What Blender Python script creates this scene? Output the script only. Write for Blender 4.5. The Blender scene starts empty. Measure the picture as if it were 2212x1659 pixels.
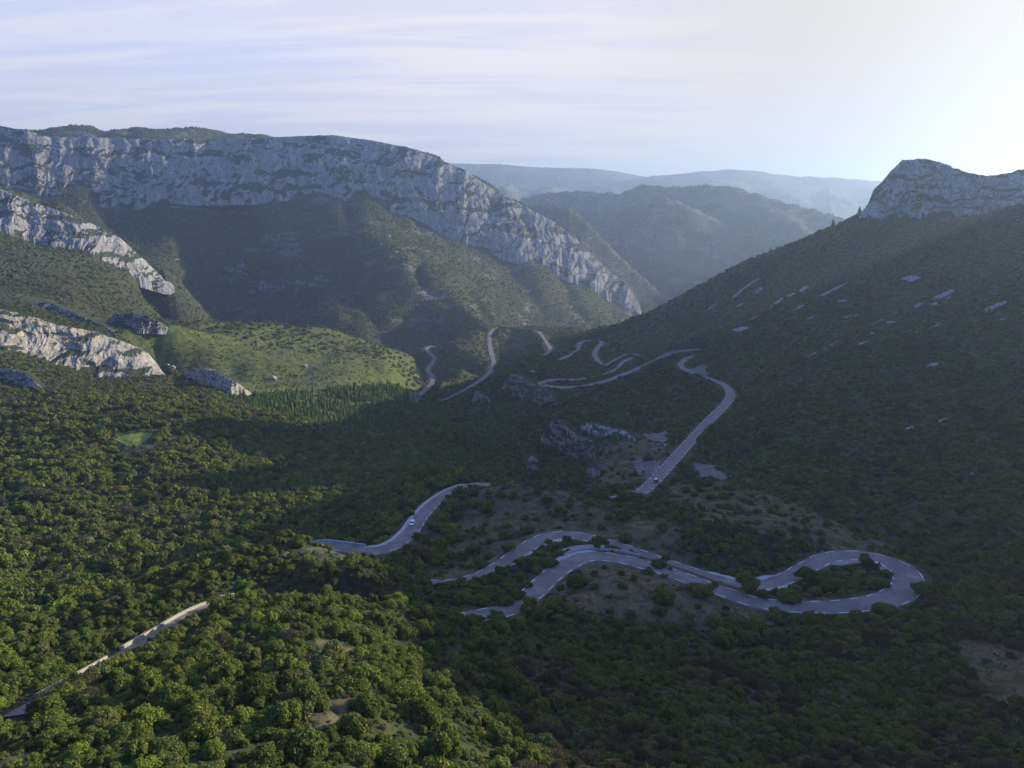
import bpy, math, random
import numpy as np
from mathutils import Vector, Matrix
R = math.radians
scene = bpy.context.scene
col = scene.collection
rng = np.random.RandomState(7)
random.seed(7)

# ------------------------------------------------------------------ camera, sky, sun, exposure
FPX, CX, CY, PITCH = 1580.0, 1106.0, 829.5, R(12.8)      # focal length in px of a 2212x1659 frame
SUN_AZ, SUN_EL = 67.0, 16.3                               # azimuth right of the view direction, elevation
cam = bpy.data.cameras.new('camera'); camo = bpy.data.objects.new('camera', cam); col.objects.link(camo)
cam.sensor_width = 36; cam.lens = 36 * FPX / 2212; cam.clip_start = 1; cam.clip_end = 60000
camo.location = (0, 0, 0); camo.rotation_euler = (math.pi / 2 - PITCH, 0, 0)
scene.camera = camo
scene.view_settings.view_transform = 'Standard'; scene.view_settings.look = 'None'
scene.view_settings.exposure = 1.12; scene.view_settings.gamma = 1.0
scene.render.engine = 'CYCLES'
scene.cycles.use_denoising = True
scene.cycles.max_bounces = 4; scene.cycles.diffuse_bounces = 2; scene.cycles.glossy_bounces = 1
scene.cycles.transmission_bounces = 2; scene.cycles.volume_bounces = 0; scene.cycles.transparent_max_bounces = 8

sund = bpy.data.lights.new('sun', 'SUN'); sund.energy = 5.0; sund.angle = R(0.5); sund.color = (1.0, 0.89, 0.68)
suno = bpy.data.objects.new('sun', sund); col.objects.link(suno)
sdir = Vector((math.sin(R(SUN_AZ)) * math.cos(R(SUN_EL)), math.cos(R(SUN_AZ)) * math.cos(R(SUN_EL)), math.sin(R(SUN_EL))))
suno.rotation_euler = sdir.to_track_quat('Z', 'Y').to_euler()
suno.location = sdir * 500

class NT:
    """tiny node-tree writer"""
    def __init__(s, tree): s.t = tree
    def n(s, typ, ins=None, **kw):
        nd = s.t.nodes.new(typ)
        for k, v in kw.items(): setattr(nd, k, v)
        for k, v in (ins or {}).items():
            if isinstance(v, bpy.types.NodeSocket): s.t.links.new(v, nd.inputs[k])
            else: nd.inputs[k].default_value = v
        return nd
    def math(s, op, a, b=0.0, c=None, clamp=False):
        ins = {0: a, 1: b}
        if c is not None: ins[2] = c
        return s.n('ShaderNodeMath', ins, operation=op, use_clamp=clamp).outputs[0]
    def vmath(s, op, a, b=(0, 0, 0)):
        nd = s.n('ShaderNodeVectorMath', {0: a, 1: b}, operation=op)
        return nd.outputs['Value'] if op in ('DOT_PRODUCT', 'LENGTH') else nd.outputs[0]
    def noise(s, vec, scale, detail=3, rough=0.55, dist=0.0, col=False):
        nd = s.n('ShaderNodeTexNoise', {'Vector': vec, 'Scale': scale, 'Detail': detail, 'Roughness': rough, 'Distortion': dist})
        return nd.outputs['Color' if col else 'Fac']
    def ramp(s, fac, lo, hi, a=0.0, b=1.0):
        return s.n('ShaderNodeMapRange', {'Value': fac, 'From Min': lo, 'From Max': hi, 'To Min': a, 'To Max': b}, interpolation_type='SMOOTHSTEP').outputs[0]
    def mix(s, fac, a, b, mode='MIX'):
        nd = s.n('ShaderNodeMix', {0: fac}, data_type='RGBA', blend_type=mode)
        for i, v in ((6, a), (7, b)):
            if isinstance(v, bpy.types.NodeSocket): s.t.links.new(v, nd.inputs[i])
            else: nd.inputs[i].default_value = (*v, 1) if len(v) == 3 else v
        return nd.outputs[2]

world = bpy.data.worlds.new("World"); scene.world = world; world.use_nodes = True
w = NT(world.node_tree); world.node_tree.nodes.clear()
sky = w.n('ShaderNodeTexSky', sky_type='NISHITA', sun_disc=False)
sky.sun_elevation = R(SUN_EL); sky.sun_rotation = R(SUN_AZ); sky.altitude = 300; sky.air_density = 1.0; sky.dust_density = 1.6; sky.ozone_density = 2.5
tc = w.n('ShaderNodeTexCoord').outputs['Generated']
sep = w.n('ShaderNodeSeparateXYZ', {0: tc})
zc = w.math('MAXIMUM', sep.outputs[2], 0.0)
den = w.math('ADD', zc, 0.10)
uvw = w.n('ShaderNodeCombineXYZ', {0: w.math('DIVIDE', sep.outputs[0], den), 1: w.math('DIVIDE', sep.outputs[1], den), 2: 0.0}).outputs[0]
mapn = w.n('ShaderNodeMapping', {'Vector': uvw, 'Rotation': (0, 0, R(12)), 'Scale': (0.42, 1.25, 1)}).outputs[0]
n1 = w.noise(mapn, 0.55, 6, 0.6, 0.7)
n2 = w.noise(mapn, 2.3, 5, 0.6, 0.5)
cl = w.ramp(w.math('ADD', w.math('MULTIPLY', n1, 0.72), w.math('MULTIPLY', n2, 0.28)), 0.36, 0.62)
sundot = w.math('MAXIMUM', w.vmath('DOT_PRODUCT', tc, tuple(Vector((math.sin(R(SUN_AZ)), math.cos(R(SUN_AZ)), 0.18)).normalized())), 0.0)
glow = w.math('POWER', sundot, 2.2)
veil = w.math('MULTIPLY', w.ramp(zc, 0.38, 0.66, 1.0, 0.2), w.ramp(sep.outputs[1], -0.2, 0.4, 0.15, 1.0))      # thin cloud ahead, bluer sky overhead and behind
fac = w.math('MULTIPLY', w.math('ADD', w.math('ADD', w.math('MULTIPLY', cl, 0.18), 0.82), w.math('MULTIPLY', glow, 1.3)), veil, clamp=True)
streak = w.noise(w.n('ShaderNodeMapping', {'Vector': uvw, 'Rotation': (0, 0, R(8)), 'Scale': (0.5, 2.6, 1)}).outputs[0], 1.1, 8, 0.62, 0.9)
white = w.mix(w.ramp(streak, 0.42, 0.58), (3.75, 3.78, 4.35), (4.45, 4.35, 4.35))
cloudcol = w.mix(w.ramp(glow, 0.08, 0.55), white, (3.4, 3.15, 2.75))
skyt = w.mix(1.0, sky.outputs[0], (0.9, 1.15, 1.9), 'MULTIPLY')
hz = w.math('MULTIPLY', w.ramp(zc, 0.0, 0.16, 0.9, 0.0), w.ramp(sep.outputs[1], -0.2, 0.4, 0.25, 1.0))
skyt = w.mix(hz, skyt, (4.3, 4.2, 4.15))
skyc = w.mix(1.0, w.mix(fac, skyt, cloudcol), w.mix(w.ramp(zc, 0.36, 0.7), (1, 1, 1), (1.0, 1.03, 1.15)), "MULTIPLY")
bg = w.n('ShaderNodeBackground', {'Color': skyc, 'Strength': 0.10})
w.t.links.new(bg.outputs[0], w.n('ShaderNodeOutputWorld').inputs[0])

# ------------------------------------------------------------------ helpers
def ray(px, py):
    X = (px - CX) / FPX; U = -(py - CY) / FPX
    return np.array([X, math.cos(PITCH) + math.sin(PITCH) * U, -math.sin(PITCH) + math.cos(PITCH) * U])
def P(px, py, D):
    d = ray(px, py); return d * (D / d[1])
def PZ(px, py, z):
    d = ray(px, py); return d * (z / d[2])
def H(px, D, z):
    t = -z / D; u = (px - CX) / FPX * (math.cos(PITCH) + t * math.sin(PITCH)); return np.array([u * D, D, z])
def proj(x, y, z):
    f = y * math.cos(PITCH) - z * math.sin(PITCH); u = y * math.sin(PITCH) + z * math.cos(PITCH)
    return CX + FPX * x / f, CY - FPX * u / f

_perm = np.random.RandomState(3).permutation(256); _perm = np.concatenate([_perm, _perm, _perm])
_g = np.random.RandomState(4).normal(size=(256, 3)); _g /= np.linalg.norm(_g, axis=1)[:, None]
def perlin(x, y, z=None):
    x = np.asarray(x, float); y = np.asarray(y, float)
    z = np.zeros_like(x) if z is None else np.asarray(z, float)
    xi, yi, zi = np.floor(x).astype(int), np.floor(y).astype(int), np.floor(z).astype(int)
    xf, yf, zf = x - xi, y - yi, z - zi
    u, v, s = [t * t * t * (t * (t * 6 - 15) + 10) for t in (xf, yf, zf)]
    out = 0
    for a in (0, 1):
        for b in (0, 1):
            for c in (0, 1):
                h = _perm[(_perm[(_perm[(xi + a) & 255] + yi + b) & 255] + zi + c) & 255]
                g = _g[h]
                d = g[..., 0] * (xf - a) + g[..., 1] * (yf - b) + g[..., 2] * (zf - c)
                out = out + d * (u if a else 1 - u) * (v if b else 1 - v) * (s if c else 1 - s)
    return out
def fbm(x, y, z=None, o=4, gain=0.5):
    t = 0; a = 1.0; f = 1.0
    for i in range(o):
        t = t + a * perlin(x * f + 17.3 * i, y * f - 9.1 * i, None if z is None else z * f + 5.7 * i); a *= gain; f *= 2.03
    return t
def sstep(x, a, b):
    t = np.clip((x - a) / (b - a), 0, 1); return t * t * (3 - 2 * t)
def inpoly(x, y, poly):
    x = np.asarray(x); y = np.asarray(y); c = np.zeros(x.shape, bool); n = len(poly)
    for i in range(n):
        (x1, y1), (x2, y2) = poly[i], poly[(i + 1) % n]
        if y1 == y2: continue
        k = ((y1 > y) != (y2 > y)) & (x < (x2 - x1) * (y - y1) / (y2 - y1) + x1); c ^= k
    return c
def mesh_from(name, verts, faces, smooth=True, mats=(), midx=None):
    """verts (n,3) array, faces (m,k) int array or list of arrays of the same k"""
    me = bpy.data.meshes.new(name)
    verts = np.asarray(verts, np.float32)
    fl = faces if isinstance(faces, list) else [faces]
    fl = [np.asarray(f, np.int32) for f in fl if len(f)]
    loops = np.concatenate([f.ravel() for f in fl]); tot = np.concatenate([np.full(len(f), f.shape[1], np.int32) for f in fl])
    me.vertices.add(len(verts)); me.vertices.foreach_set('co', verts.ravel())
    me.loops.add(len(loops)); me.loops.foreach_set('vertex_index', loops)
    me.polygons.add(len(tot)); me.polygons.foreach_set('loop_start', np.concatenate([[0], np.cumsum(tot)[:-1]]).astype(np.int32))
    me.polygons.foreach_set('loop_total', tot)
    me.polygons.foreach_set('use_smooth', np.full(len(tot), smooth, bool))
    for m in mats: me.materials.append(m)
    if midx is not None: me.polygons.foreach_set('material_index', np.asarray(midx, np.int32))
    me.update(calc_edges=True); me.validate()
    return me
def link(name, me, parent=None, **props):
    o = bpy.data.objects.new(name, me); col.objects.link(o)
    if parent is not None: o.parent = parent
    for k, v in props.items(): o[k] = v
    return o
def gridfaces(nr, nc):
    i = np.arange(nr - 1)[:, None] * nc + np.arange(nc - 1)[None, :]
    i = i.ravel(); return np.stack([i, i + 1, i + nc + 1, i + nc], 1)
def catmull(pts, step):
    pts = [np.asarray(p, float) for p in pts]
    pp = [2 * pts[0] - pts[1]] + pts + [2 * pts[-1] - pts[-2]]
    out = []
    for i in range(1, len(pp) - 2):
        a, b, c, d = pp[i - 1:i + 3]
        n = max(2, int(np.linalg.norm((c - b)[:3]) / step))
        for k in range(n):
            t = k / n
            out.append(0.5 * (2 * b + (c - a) * t + (2 * a - 5 * b + 4 * c - d) * t * t + (3 * b - a - 3 * c + d) * t ** 3))
    out.append(pp[-2]); return np.array(out)

# ------------------------------------------------------------------ terrain control points (px, py, distance ahead)
VIS = [
 # near left hill
 (0,1659,72),(300,1659,70),(600,1659,70),(900,1659,76),(1100,1659,82),(150,1560,88),(600,1500,90),(850,1500,96),(450,1560,82),(600,1400,112),
 (780,1390,118),(700,1300,150),(850,1305,152),(760,1270,165),(930,1330,150),(760,1240,180),(700,1174,206),(655,1166,212),(600,1170,208),(480,1196,206),(350,1230,200),(540,1215,192),(640,1215,192),(560,1300,160),
 (240,1275,200),(100,1272,203),(0,1270,205),(-150,1275,200),(100,1400,152),(0,1450,132),(-150,1450,130),(-150,1659,75),(-400,1500,110),(-400,1300,190),
 (950,1400,140),(1000,1500,122),(1100,1580,102),(960,1659,78),(900,1420,130),
 # near right slope
 (1300,1659,86),(1500,1659,96),(1700,1659,104),(1950,1659,103),(2212,1659,100),(1200,1500,128),(1300,1450,144),(1500,1450,146),(1500,1550,120),
 (1700,1500,137),(1700,1400,164),(2000,1400,162),(2000,1550,125),(2212,1500,136),(2212,1400,158),(2400,1500,130),(2400,1659,95),
 (1150,1400,155),(1300,1380,166),(1500,1370,172),(1350,1290,183),(1450,1240,204),(1500,1310,186),
 (1100,1290,190),(1080,1200,222),(1250,1120,262),(1100,1120,265),(1400,1150,240),(1500,1090,285),(1560,1200,222),(1700,1170,228),(1750,1130,245),(1600,1090,296),
 (1900,1180,236),(2050,1250,216),(2212,1300,190),(2212,1200,222),(2050,1180,250),(1200,1050,296),(1080,1043,306),(1140,1045,302),(1260,1066,290),(1010,1120,280),(950,1180,246),
 # right mountain
 (1800,1080,300),(2000,1080,292),(2212,1050,285),(1700,1020,345),(1600,980,390),(1850,980,355),(2050,980,342),(2212,950,338),(1650,900,440),(1850,880,425),
 (2050,880,410),(2212,850,395),(1620,820,560),(1800,760,545),(2000,760,500),(2212,740,470),(1700,680,640),(1900,640,610),(2100,640,560),(2212,620,545),
 (1650,650,730),(1800,560,700),(1500,740,730),(1400,720,900),(2000,540,645),(2212,520,610),(1450,840,590),(1480,900,500),
 (1300,712,1150),(1400,675,1050),(1500,625,960),(1600,580,880),(1700,540,810),(1800,490,760),(1850,466,735),
 # middle: spurs, valley floor, shadowed slopes
 (950,1020,350),(850,1090,310),(790,1150,285),(700,1100,345),(620,1150,320),(560,1050,400),(700,1020,430),(850,1020,430),(600,950,520),(750,960,540),
 (850,950,600),(950,900,640),(1000,980,520),(1100,1020,440),(1050,900,610),(1150,930,520),(1200,870,575),(1350,870,545),(1300,960,445),(1400,1000,392),
 (1350,1050,345),(1450,930,455),(1250,1040,370),
 (1000,860,690),(940,880,740),(1090,800,640),(1130,775,760),(1250,790,700),(1400,760,720),
 (1000,790,900),(980,740,1040),(950,745,1120),(1040,712,1180),(1100,706,1260),(1180,730,1130),(1230,740,1010),(1000,725,1150),(960,820,850),
 (1230,708,1380),(1290,715,1280),
 # left forest and green hill
 (500,1180,300),(300,1200,290),(100,1220,282),(-100,1220,280),(100,1100,345),(300,1100,350),(450,1100,355),(100,1000,410),(300,1000,412),(450,1000,430),
 (100,920,470),(300,920,470),(500,900,520),(650,920,560),(100,850,540),(300,850,570),(450,860,590),(600,880,600),(-100,900,480),(-100,1050,370),
 (0,760,610),(150,800,625),(300,822,640),(-100,760,600),(400,830,640),(550,850,650),(700,880,660),(800,925,665),(870,880,720),(890,850,790),
 (450,770,760),(600,790,780),(750,800,800),(860,800,860),(350,730,760),(450,720,850),(600,730,900),(750,750,920),(850,780,930),
 (430,695,930),(550,697,960),(700,707,1000),(800,730,1010),(900,762,1030),(300,712,850),(100,660,760),(200,700,760),(0,630,780),(-100,640,780),
 # slope under the second cliff
 (0,600,930),(150,620,940),(250,660,960),(350,692,1000),(0,520,1010),(150,560,1050),(300,630,1100),(-100,500,1000),(400,650,1480),(350,640,1330),
 # great canyon wall under the long cliff
 (500,480,1740),(500,560,1680),(450,640,1560),(600,690,1400),(800,690,1330),(650,620,1520),(800,600,1500),(800,500,1640),(870,560,1530),(920,620,1440),(980,680,1360),(1040,600,1720),(1050,690,1480),(700,540,1620),
 (1100,660,1680),(1150,690,1620),(1200,640,1820),(1300,690,1830),(1000,545,1790),(250,520,1560),(300,450,1650),(420,560,1640),(360,560,1560),
]
CL_BIG = dict(top=[(-160,255,1390),(-60,262,1440),(0,272,1480),(60,283,1500),(110,298,1540),(190,296,1590),(330,302,1690),(480,302,1780),(600,296,1840),(720,292,1890),(800,303,1930),(880,318,1960),(950,345,2000),(1000,365,2030),(1050,400,2060),(1100,430,2100),(1160,460,2130),(1200,482,2160),(1240,512,2190),(1270,545,2210),(1310,582,2235),(1350,612,2260),(1378,650,2280),(1388,682,2290)],
 bot=[(-160,375,1370),(-60,385,1420),(0,398,1450),(60,415,1480),(115,420,1510),(190,408,1560),(225,430,1580),(290,432,1620),(340,412,1650),(420,420,1700),(560,418,1770),(620,412,1800),(740,410,1850),(830,440,1880),(900,470,1910),(960,495,1940),(1020,520,1970),(1100,545,2010),(1180,563,2060),(1210,582,2090),(1260,602,2130),(1300,622,2180),(1340,652,2230),(1388,690,2270)])
for k_ in ('top', 'bot'): CL_BIG[k_] = [(a, b, 1700 + (d - 1700) * 0.6) for a, b, d in CL_BIG[k_]]
CL_TWO = dict(top=[(-120,360,1080),(-60,385,1090),(0,408,1100),(80,440,1120),(160,466,1140),(205,486,1155),(260,515,1175),(300,550,1195),(325,575,1205),(350,590,1215),(376,606,1220)],
 bot=[(-120,455,1060),(-60,468,1070),(0,482,1080),(60,510,1095),(130,530,1110),(200,545,1125),(250,575,1145),(300,600,1165),(350,615,1190),(376,618,1205)])
CL_NEAR = dict(top=[(-120,640,640),(-60,655,645),(0,668,652),(60,680,660),(120,700,668),(200,716,680),(260,736,690),(310,756,698),(340,785,700),(362,808,690)],
 bot=[(-120,735,612),(-60,742,616),(0,748,620),(60,770,630),(130,790,640),(200,805,648),(270,814,655),(330,814,662),(362,815,668)])
CL_RIGHT = dict(top=[(1856,463,745),(1872,452,745),(1885,425,745),(1900,402,742),(1925,368,740),(1950,345,735),(2000,343,728),(2040,354,722),(2090,374,715),(2130,380,708),(2180,374,700),(2212,364,695),(2300,330,690),(2420,318,690)],
 bot=[(1856,472,735),(1872,466,733),(1890,464,730),(1910,463,728),(1930,463,724),(1960,464,718),(2000,463,712),(2040,460,706),(2090,456,700),(2130,450,694),(2180,444,686),(2212,440,680),(2300,430,668),(2420,420,650)])
HID = [ # px, D, z   (ground the photograph does not show)
 (-100,240,-132),(100,240,-134),(300,240,-134),(480,250,-138),(620,250,-136),(720,262,-134),
 (700,1150,-235),(850,1180,-250),(500,1130,-225),(350,1180,-215),(600,1230,-238),(950,1330,-262),(1100,1450,-272),(1250,1600,-282),(1350,1900,-292),(1330,1350,-262),
 (1420,1300,-235),(1500,1200,-190),(1450,2300,-300),(1600,1100,-130),(1700,1000,-75),(1800,930,-40),(1700,1400,-200),(1900,1100,-60),(2100,1000,-40),(2300,1000,-30),
 (0,1800,190),(300,1950,215),(600,2100,215),(900,2250,130),(1100,2400,0),(1250,2500,-130),(-100,1700,190),(0,2300,160),(500,2600,180),(900,2800,60),
 (0,1200,60),(150,1240,20),(300,1300,-120),(400,1300,-190),(-100,1200,75),(200,1400,-20),(0,1350,20),(100,1420,10),(-150,1350,50),
 (0,720,-85),(150,740,-100),(-100,720,-80),
 (400,3500,-150),(800,3500,-250),(1200,3000,-300),(1600,2600,-300),(2000,2400,-250),(0,4000,0),(1600,5000,-300),(800,6000,-300),(2200,5000,-300),(0,7000,-200),
 (1950,815,0),(2050,810,0),(2150,805,5),(2250,800,8),
 (1600,9000,-300),(600,9500,-300),(2400,1800,-60),(2400,3000,-250),(2500,9000,-300),(-300,9000,-200),
]
XYZ = [ # metres: ground to the sides and behind, unseen ridge off to the right, shaped to shade the valley
 (420,100,-30),(300,60,-70),(500,250,60),(600,432,112),(632,466,106),(665,482,110),(560,560,84),(590,625,86),(540,700,95),(700,300,120),(800,500,95),(700,150,90),(600,20,70),(900,200,60),(1200,500,20),(1000,800,0),
 (200,60,-90),(100,40,-75),(0,40,-48),(-60,40,-50),(-200,60,-70),(-300,150,-90),(-500,300,-90),(-900,400,0),(-800,100,-40),(-1500,600,80),(0,25,-44),(300,-100,-60),(-300,-150,-60),
 (-1400,1000,120),(1500,1500,-100),(3000,1000,0),(3000,3000,-200),(-3000,1000,100),(-3000,3000,50),(900,-300,60),(-900,-400,0),(2600,-900,0),(-2600,-900,0),(6000,3000,-200),(-6000,4000,0),(6000,-2000,-200),(-6000,-2000,0),
 (430,500,-28),(420,420,-45),(380,300,-75),(330,220,-92),(250,120,-95)]

# roads: (px, py, z, width)
ROADS = {
 'a': [(40,1545,-74,5),(130,1494,-80,5),(215,1450,-84,5),(330,1380,-90,5),(455,1312,-96,5),(560,1300,-99,5.5),(700,1335,-101.5,5.5),(830,1352,-103,5.5),(930,1348,-104.2,6),(1030,1330,-105,6.4),(1110,1312,-105.5,6.8),(1160,1272,-106,7.2),(1205,1232,-106.5,7.2),(1265,1203,-107,7),(1330,1205,-107.3,6.4),(1400,1222,-107.6,6.4),
       (1480,1248,-108,6.4),(1560,1277,-108.4,6.4),(1640,1302,-108.8,6.6),(1740,1311,-109,7),(1840,1308,-109,7.4),(1920,1293,-109,8.4),(1962,1264,-109,9.2),(1952,1232,-109.2,9),(1910,1210,-109.4,7.8),(1850,1199,-109.6,7),(1790,1204,-109.9,7),(1745,1224,-110.2,6.6),(1690,1252,-110.6,6.4),(1630,1264,-111,6.4),
       (1560,1255,-111.3,6.2),(1480,1230,-111.7,6.2),(1400,1202,-112,6.2),(1320,1175,-112.4,6.2),(1240,1156,-112.8,6.4),(1180,1161,-113.1,6.8),(1130,1187,-113.4,7),(1085,1220,-113.7,6.8),(1030,1248,-114,6.6),(960,1262,-114.3,6.2),(880,1256,-114.8,6.2),(800,1240,-115.4,6.2),(740,1222,-116.2,6),(690,1203,-117.2,6),
       (668,1190,-118,6),(690,1179,-118.6,6),(740,1183,-119,6.2),(800,1190,-119.6,6.6),(850,1178,-120.4,7),(885,1150,-121.2,7),(910,1115,-122,6.6),(945,1080,-123,6.4),(1000,1052,-124,6.2),(1060,1050,-125,6),(1120,1070,-126,6),(1200,1082,-127,6),(1270,1082,-128,6),(1330,1077,-129,6.2),(1385,1062,-130,6.6),
       (1430,1020,-131,7),(1480,965,-132,7),(1530,910,-133,7),(1565,875,-134,6.8),(1578,852,-134.6,6.8),(1565,832,-135.2,6.6),(1530,817,-136,6),(1490,803,-136.8,6),(1470,788,-137.4,6),(1488,772,-138,6),(1525,765,-138.6,6),(1545,759,-139,5.6),(1520,756,-139.4,5.6),(1470,759,-139.8,5.6),(1440,766,-140.2,5.6),
       (1415,779,-141,5.8),(1370,799,-141.8,6.2),(1310,822,-142.6,6.6),(1250,835,-143.2,6.4),(1195,836,-143.8,6.6),(1168,829,-144.4,7.5),(1195,820,-145,6.2),(1250,819,-146,6),(1300,812,-147,6),(1335,795,-148,6),(1352,778,-149,6),(1385,770,-150,6)],
 'b': [(1385,770,-150,6),(1360,764,-151,6),(1330,778,-153,6),(1303,788,-154.5,6),(1285,768,-156,6.4),(1290,752,-157,7),(1300,740,-158,6.4),(1285,735,-159,6.2),(1262,737,-161,6.2),(1250,745,-162.5,6.2),(1248,757,-164,6),(1220,772,-166,6),(1190,781,-167.5,6),(1160,783,-169,6.5),(1152,775,-170,6),(1172,768,-171,6),(1188,756,-172,6),(1182,742,-175,6),(1172,728,-178,6),(1163,716,-182,6)],
 'c': [(1163,716,-182,6),(1120,710,-187,6),(1080,708,-190,6),(1062,714,-191,6.8),(1057,735,-192.5,7),(1062,765,-194,7),(1066,785,-196,7),(1056,805,-198,6.8),(1030,826,-201,6.5),(1000,845,-204,6.5),(960,864,-207,6.5),(915,872,-210,6.5),(896,862,-212,6.6),(915,845,-213.5,6.8),(932,828,-215,7),(932,812,-216,7),(924,798,-217,6.8),(934,784,-218,6.8),(938,772,-219,6.8),(925,760,-220,6.8),(922,751,-221,7),(935,747,-222,7)],
}
RP = {}
for k, lst in ROADS.items():
    pts = [np.append(PZ(a, b, c), wd * (0.86 if b < 840 else 1)) for a, b, c, wd in lst]
    RP[k] = catmull(pts, 1.0)
allroad = np.concatenate(list(RP.values()))

pts3 = [P(*v) for v in VIS]
for cl in (CL_BIG, CL_TWO, CL_NEAR, CL_RIGHT):
    for a in cl['bot']: pts3.append(P(*a))
    for a in cl['top']:
        q = P(*a); s = 1 + (22.0 if cl is CL_RIGHT else 55.0) / np.hypot(q[0], q[1]); pts3.append(np.array([q[0] * s, q[1] * s, q[2] - 6]))
        s = 1 + 200.0 / np.hypot(q[0], q[1])
        if cl in (CL_BIG,): pts3.append(np.array([q[0] * s, q[1] * s, q[2] - 12]))
for h in HID: pts3.append(H(*h))
for q in XYZ: pts3.append(np.array(q, float))
for k, lst in ROADS.items():
    for a, b, c, wd in lst: pts3.append(PZ(a, b, c))
pts3 = np.array(pts3)
pr = np.hypot(pts3[:, 0], pts3[:, 1]); pphi = np.arctan2(pts3[:, 0], pts3[:, 1]); pv = pts3[:, 2] / pr
KX = 1.0
def tps(r2): return np.where(r2 > 1e-14, 0.5 * r2 * np.log(np.maximum(r2, 1e-14)), 0.0)
A = np.stack([pphi, np.log(pr) * KX], 1)
n = len(A); d2 = ((A[:, None] - A[None]) ** 2).sum(-1)
Mx = np.zeros((n + 3, n + 3)); Mx[:n, :n] = tps(d2) + np.eye(n) * 2e-5; Mx[:n, n] = 1; Mx[:n, n + 1:] = A; Mx[n, :n] = 1; Mx[n + 1:, :n] = A.T
rb = np.linalg.solve(Mx, np.concatenate([pv, [0, 0, 0]]))
def rbf(phi, lr):
    sh = phi.shape; q = np.stack([phi.ravel(), lr.ravel() * KX], 1); out = np.zeros(len(q))
    for i in range(0, len(q), 20000):
        s = q[i:i + 20000]; dd = ((s[:, None, 0] - A[None, :, 0]) ** 2 + (s[:, None, 1] - A[None, :, 1]) ** 2)
        out[i:i + 20000] = tps(dd) @ rb[:n] + rb[n] + s @ rb[n + 1:]
    return out.reshape(sh)
# polar grid: fine inside the view, coarser outside it
pf = np.linspace(-R(41), R(41), 1080)
pl = -R(41) - np.cumsum(np.linspace(R(0.1), R(2.2), 70)); prr = R(41) + np.cumsum(np.linspace(R(0.1), R(2.2), 70))
PHI = np.concatenate([pl[::-1], pf, prr])
LR = np.concatenate([np.arange(math.log(28), math.log(1500), 0.0042), np.arange(math.log(1500), math.log(11500), 0.011)])
cph = np.linspace(PHI[0], PHI[-1], 420); clr = np.linspace(LR[0], LR[-1], 420)
coarse = rbf(np.repeat(cph[None], 420, 0), np.repeat(clr[:, None], 420, 1))
def bil(phi, lr, G=coarse, x0=cph[0], x1=cph[-1], y0=clr[0], y1=clr[-1]):
    gx = np.clip((phi - x0) / (x1 - x0) * (G.shape[1] - 1), 0, G.shape[1] - 1.0001); gy = np.clip((lr - y0) / (y1 - y0) * (G.shape[0] - 1), 0, G.shape[0] - 1.0001)
    ix, iy = gx.astype(int), gy.astype(int); fx, fy = gx - ix, gy - iy
    return (G[iy, ix] * (1 - fx) + G[iy, ix + 1] * fx) * (1 - fy) + (G[iy + 1, ix] * (1 - fx) + G[iy + 1, ix + 1] * fx) * fy
PH, LG = np.meshgrid(PHI, LR)
RR = np.exp(LG); W = bil(PH, LG); X = RR * np.sin(PH); Y = RR * np.cos(PH); Z = W * RR

# distant mountains: crest profiles (px, py) at a distance, falling away on both sides
def crest(D, prof, slope_f, slope_b, namp, nsc, seed, D2=None):
    fD = lambda a: D if D2 is None else float(np.interp(a, [D2[0], D2[1]], [D, D2[2]]))
    pz = np.array([P(a, b, fD(a)) for a, b in prof]); ph = np.arctan2(pz[:, 0], pz[:, 1]); wv = pz[:, 2] / np.hypot(pz[:, 0], pz[:, 1])
    rc = np.interp(PH, ph, np.hypot(pz[:, 0], pz[:, 1])) if D2 is not None else D / np.cos(np.clip(PH, -1.2, 1.2))
    zc = np.interp(PH, ph, wv) * rc
    d = RR - rc
    nz = fbm(X / nsc + seed, Y / nsc, o=5)
    rid = 1 - np.abs(perlin(X / (nsc * .8) + seed + 5, Y / (nsc * 1.2))) * 2.2
    fade = sstep(np.abs(d), 0, nsc * 0.8)
    h = zc - np.where(d < 0, -d * slope_f, d * slope_b) - np.abs(perlin(PH * 14 + seed * 1.7 + fbm(X / 500, Y / 500, o=2) * .8, RR / 2600)) * namp * 2.6 * sstep(np.abs(d), 0, 900) + (nz * namp + rid * namp * 0.8) * fade - np.abs(namp) * 0.8 * fade
    return h
far = [crest(3600, [(-400,700),(900,560),(1110,440),(1130,425),(1180,413),(1250,411),(1300,413),(1340,415),(1375,400),(1395,396),(1440,401),(1520,398),(1580,400),(1640,418),(1700,436),(1800,462),(1850,475),(2000,540),(2300,700)], 0.42, 0.30, 85, 420, 3, (1110, 1850, 2600)),
       crest(3000, [(900,700),(1100,620),(1180,560),(1250,500),(1310,462),(1350,440),(1400,432),(1440,424),(1475,436),(1530,462),(1590,492),(1640,512),(1690,534),(1760,566),(1850,620),(1950,700)], 0.55, 0.42, 30, 240, 31, (1300, 1850, 2350)),
       crest(2750, [(1000,470),(1110,452),(1150,440),(1190,436),(1230,446),(1270,478),(1310,520),(1350,560),(1390,596),(1440,640),(1500,700)], 0.6, 0.45, 24, 200, 37, (1100, 1440, 2250)),
       crest(6300, [(-500,480),(900,460),(1200,430),(1290,400),(1360,385),(1450,375),(1560,365),(1620,366),(1700,378),(1800,382),(1890,389),(2000,398),(2300,420),(2600,420)], 0.22, 0.20, 110, 900, 11),
       crest(7200, [(-700,470),(150,420),(700,375),(900,352),(1000,352),(1080,353),(1150,359),(1290,364),(1340,370),(1390,380),(1500,400),(1800,420),(2600,430)], 0.16, 0.15, 120, 1200, 23)]
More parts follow.
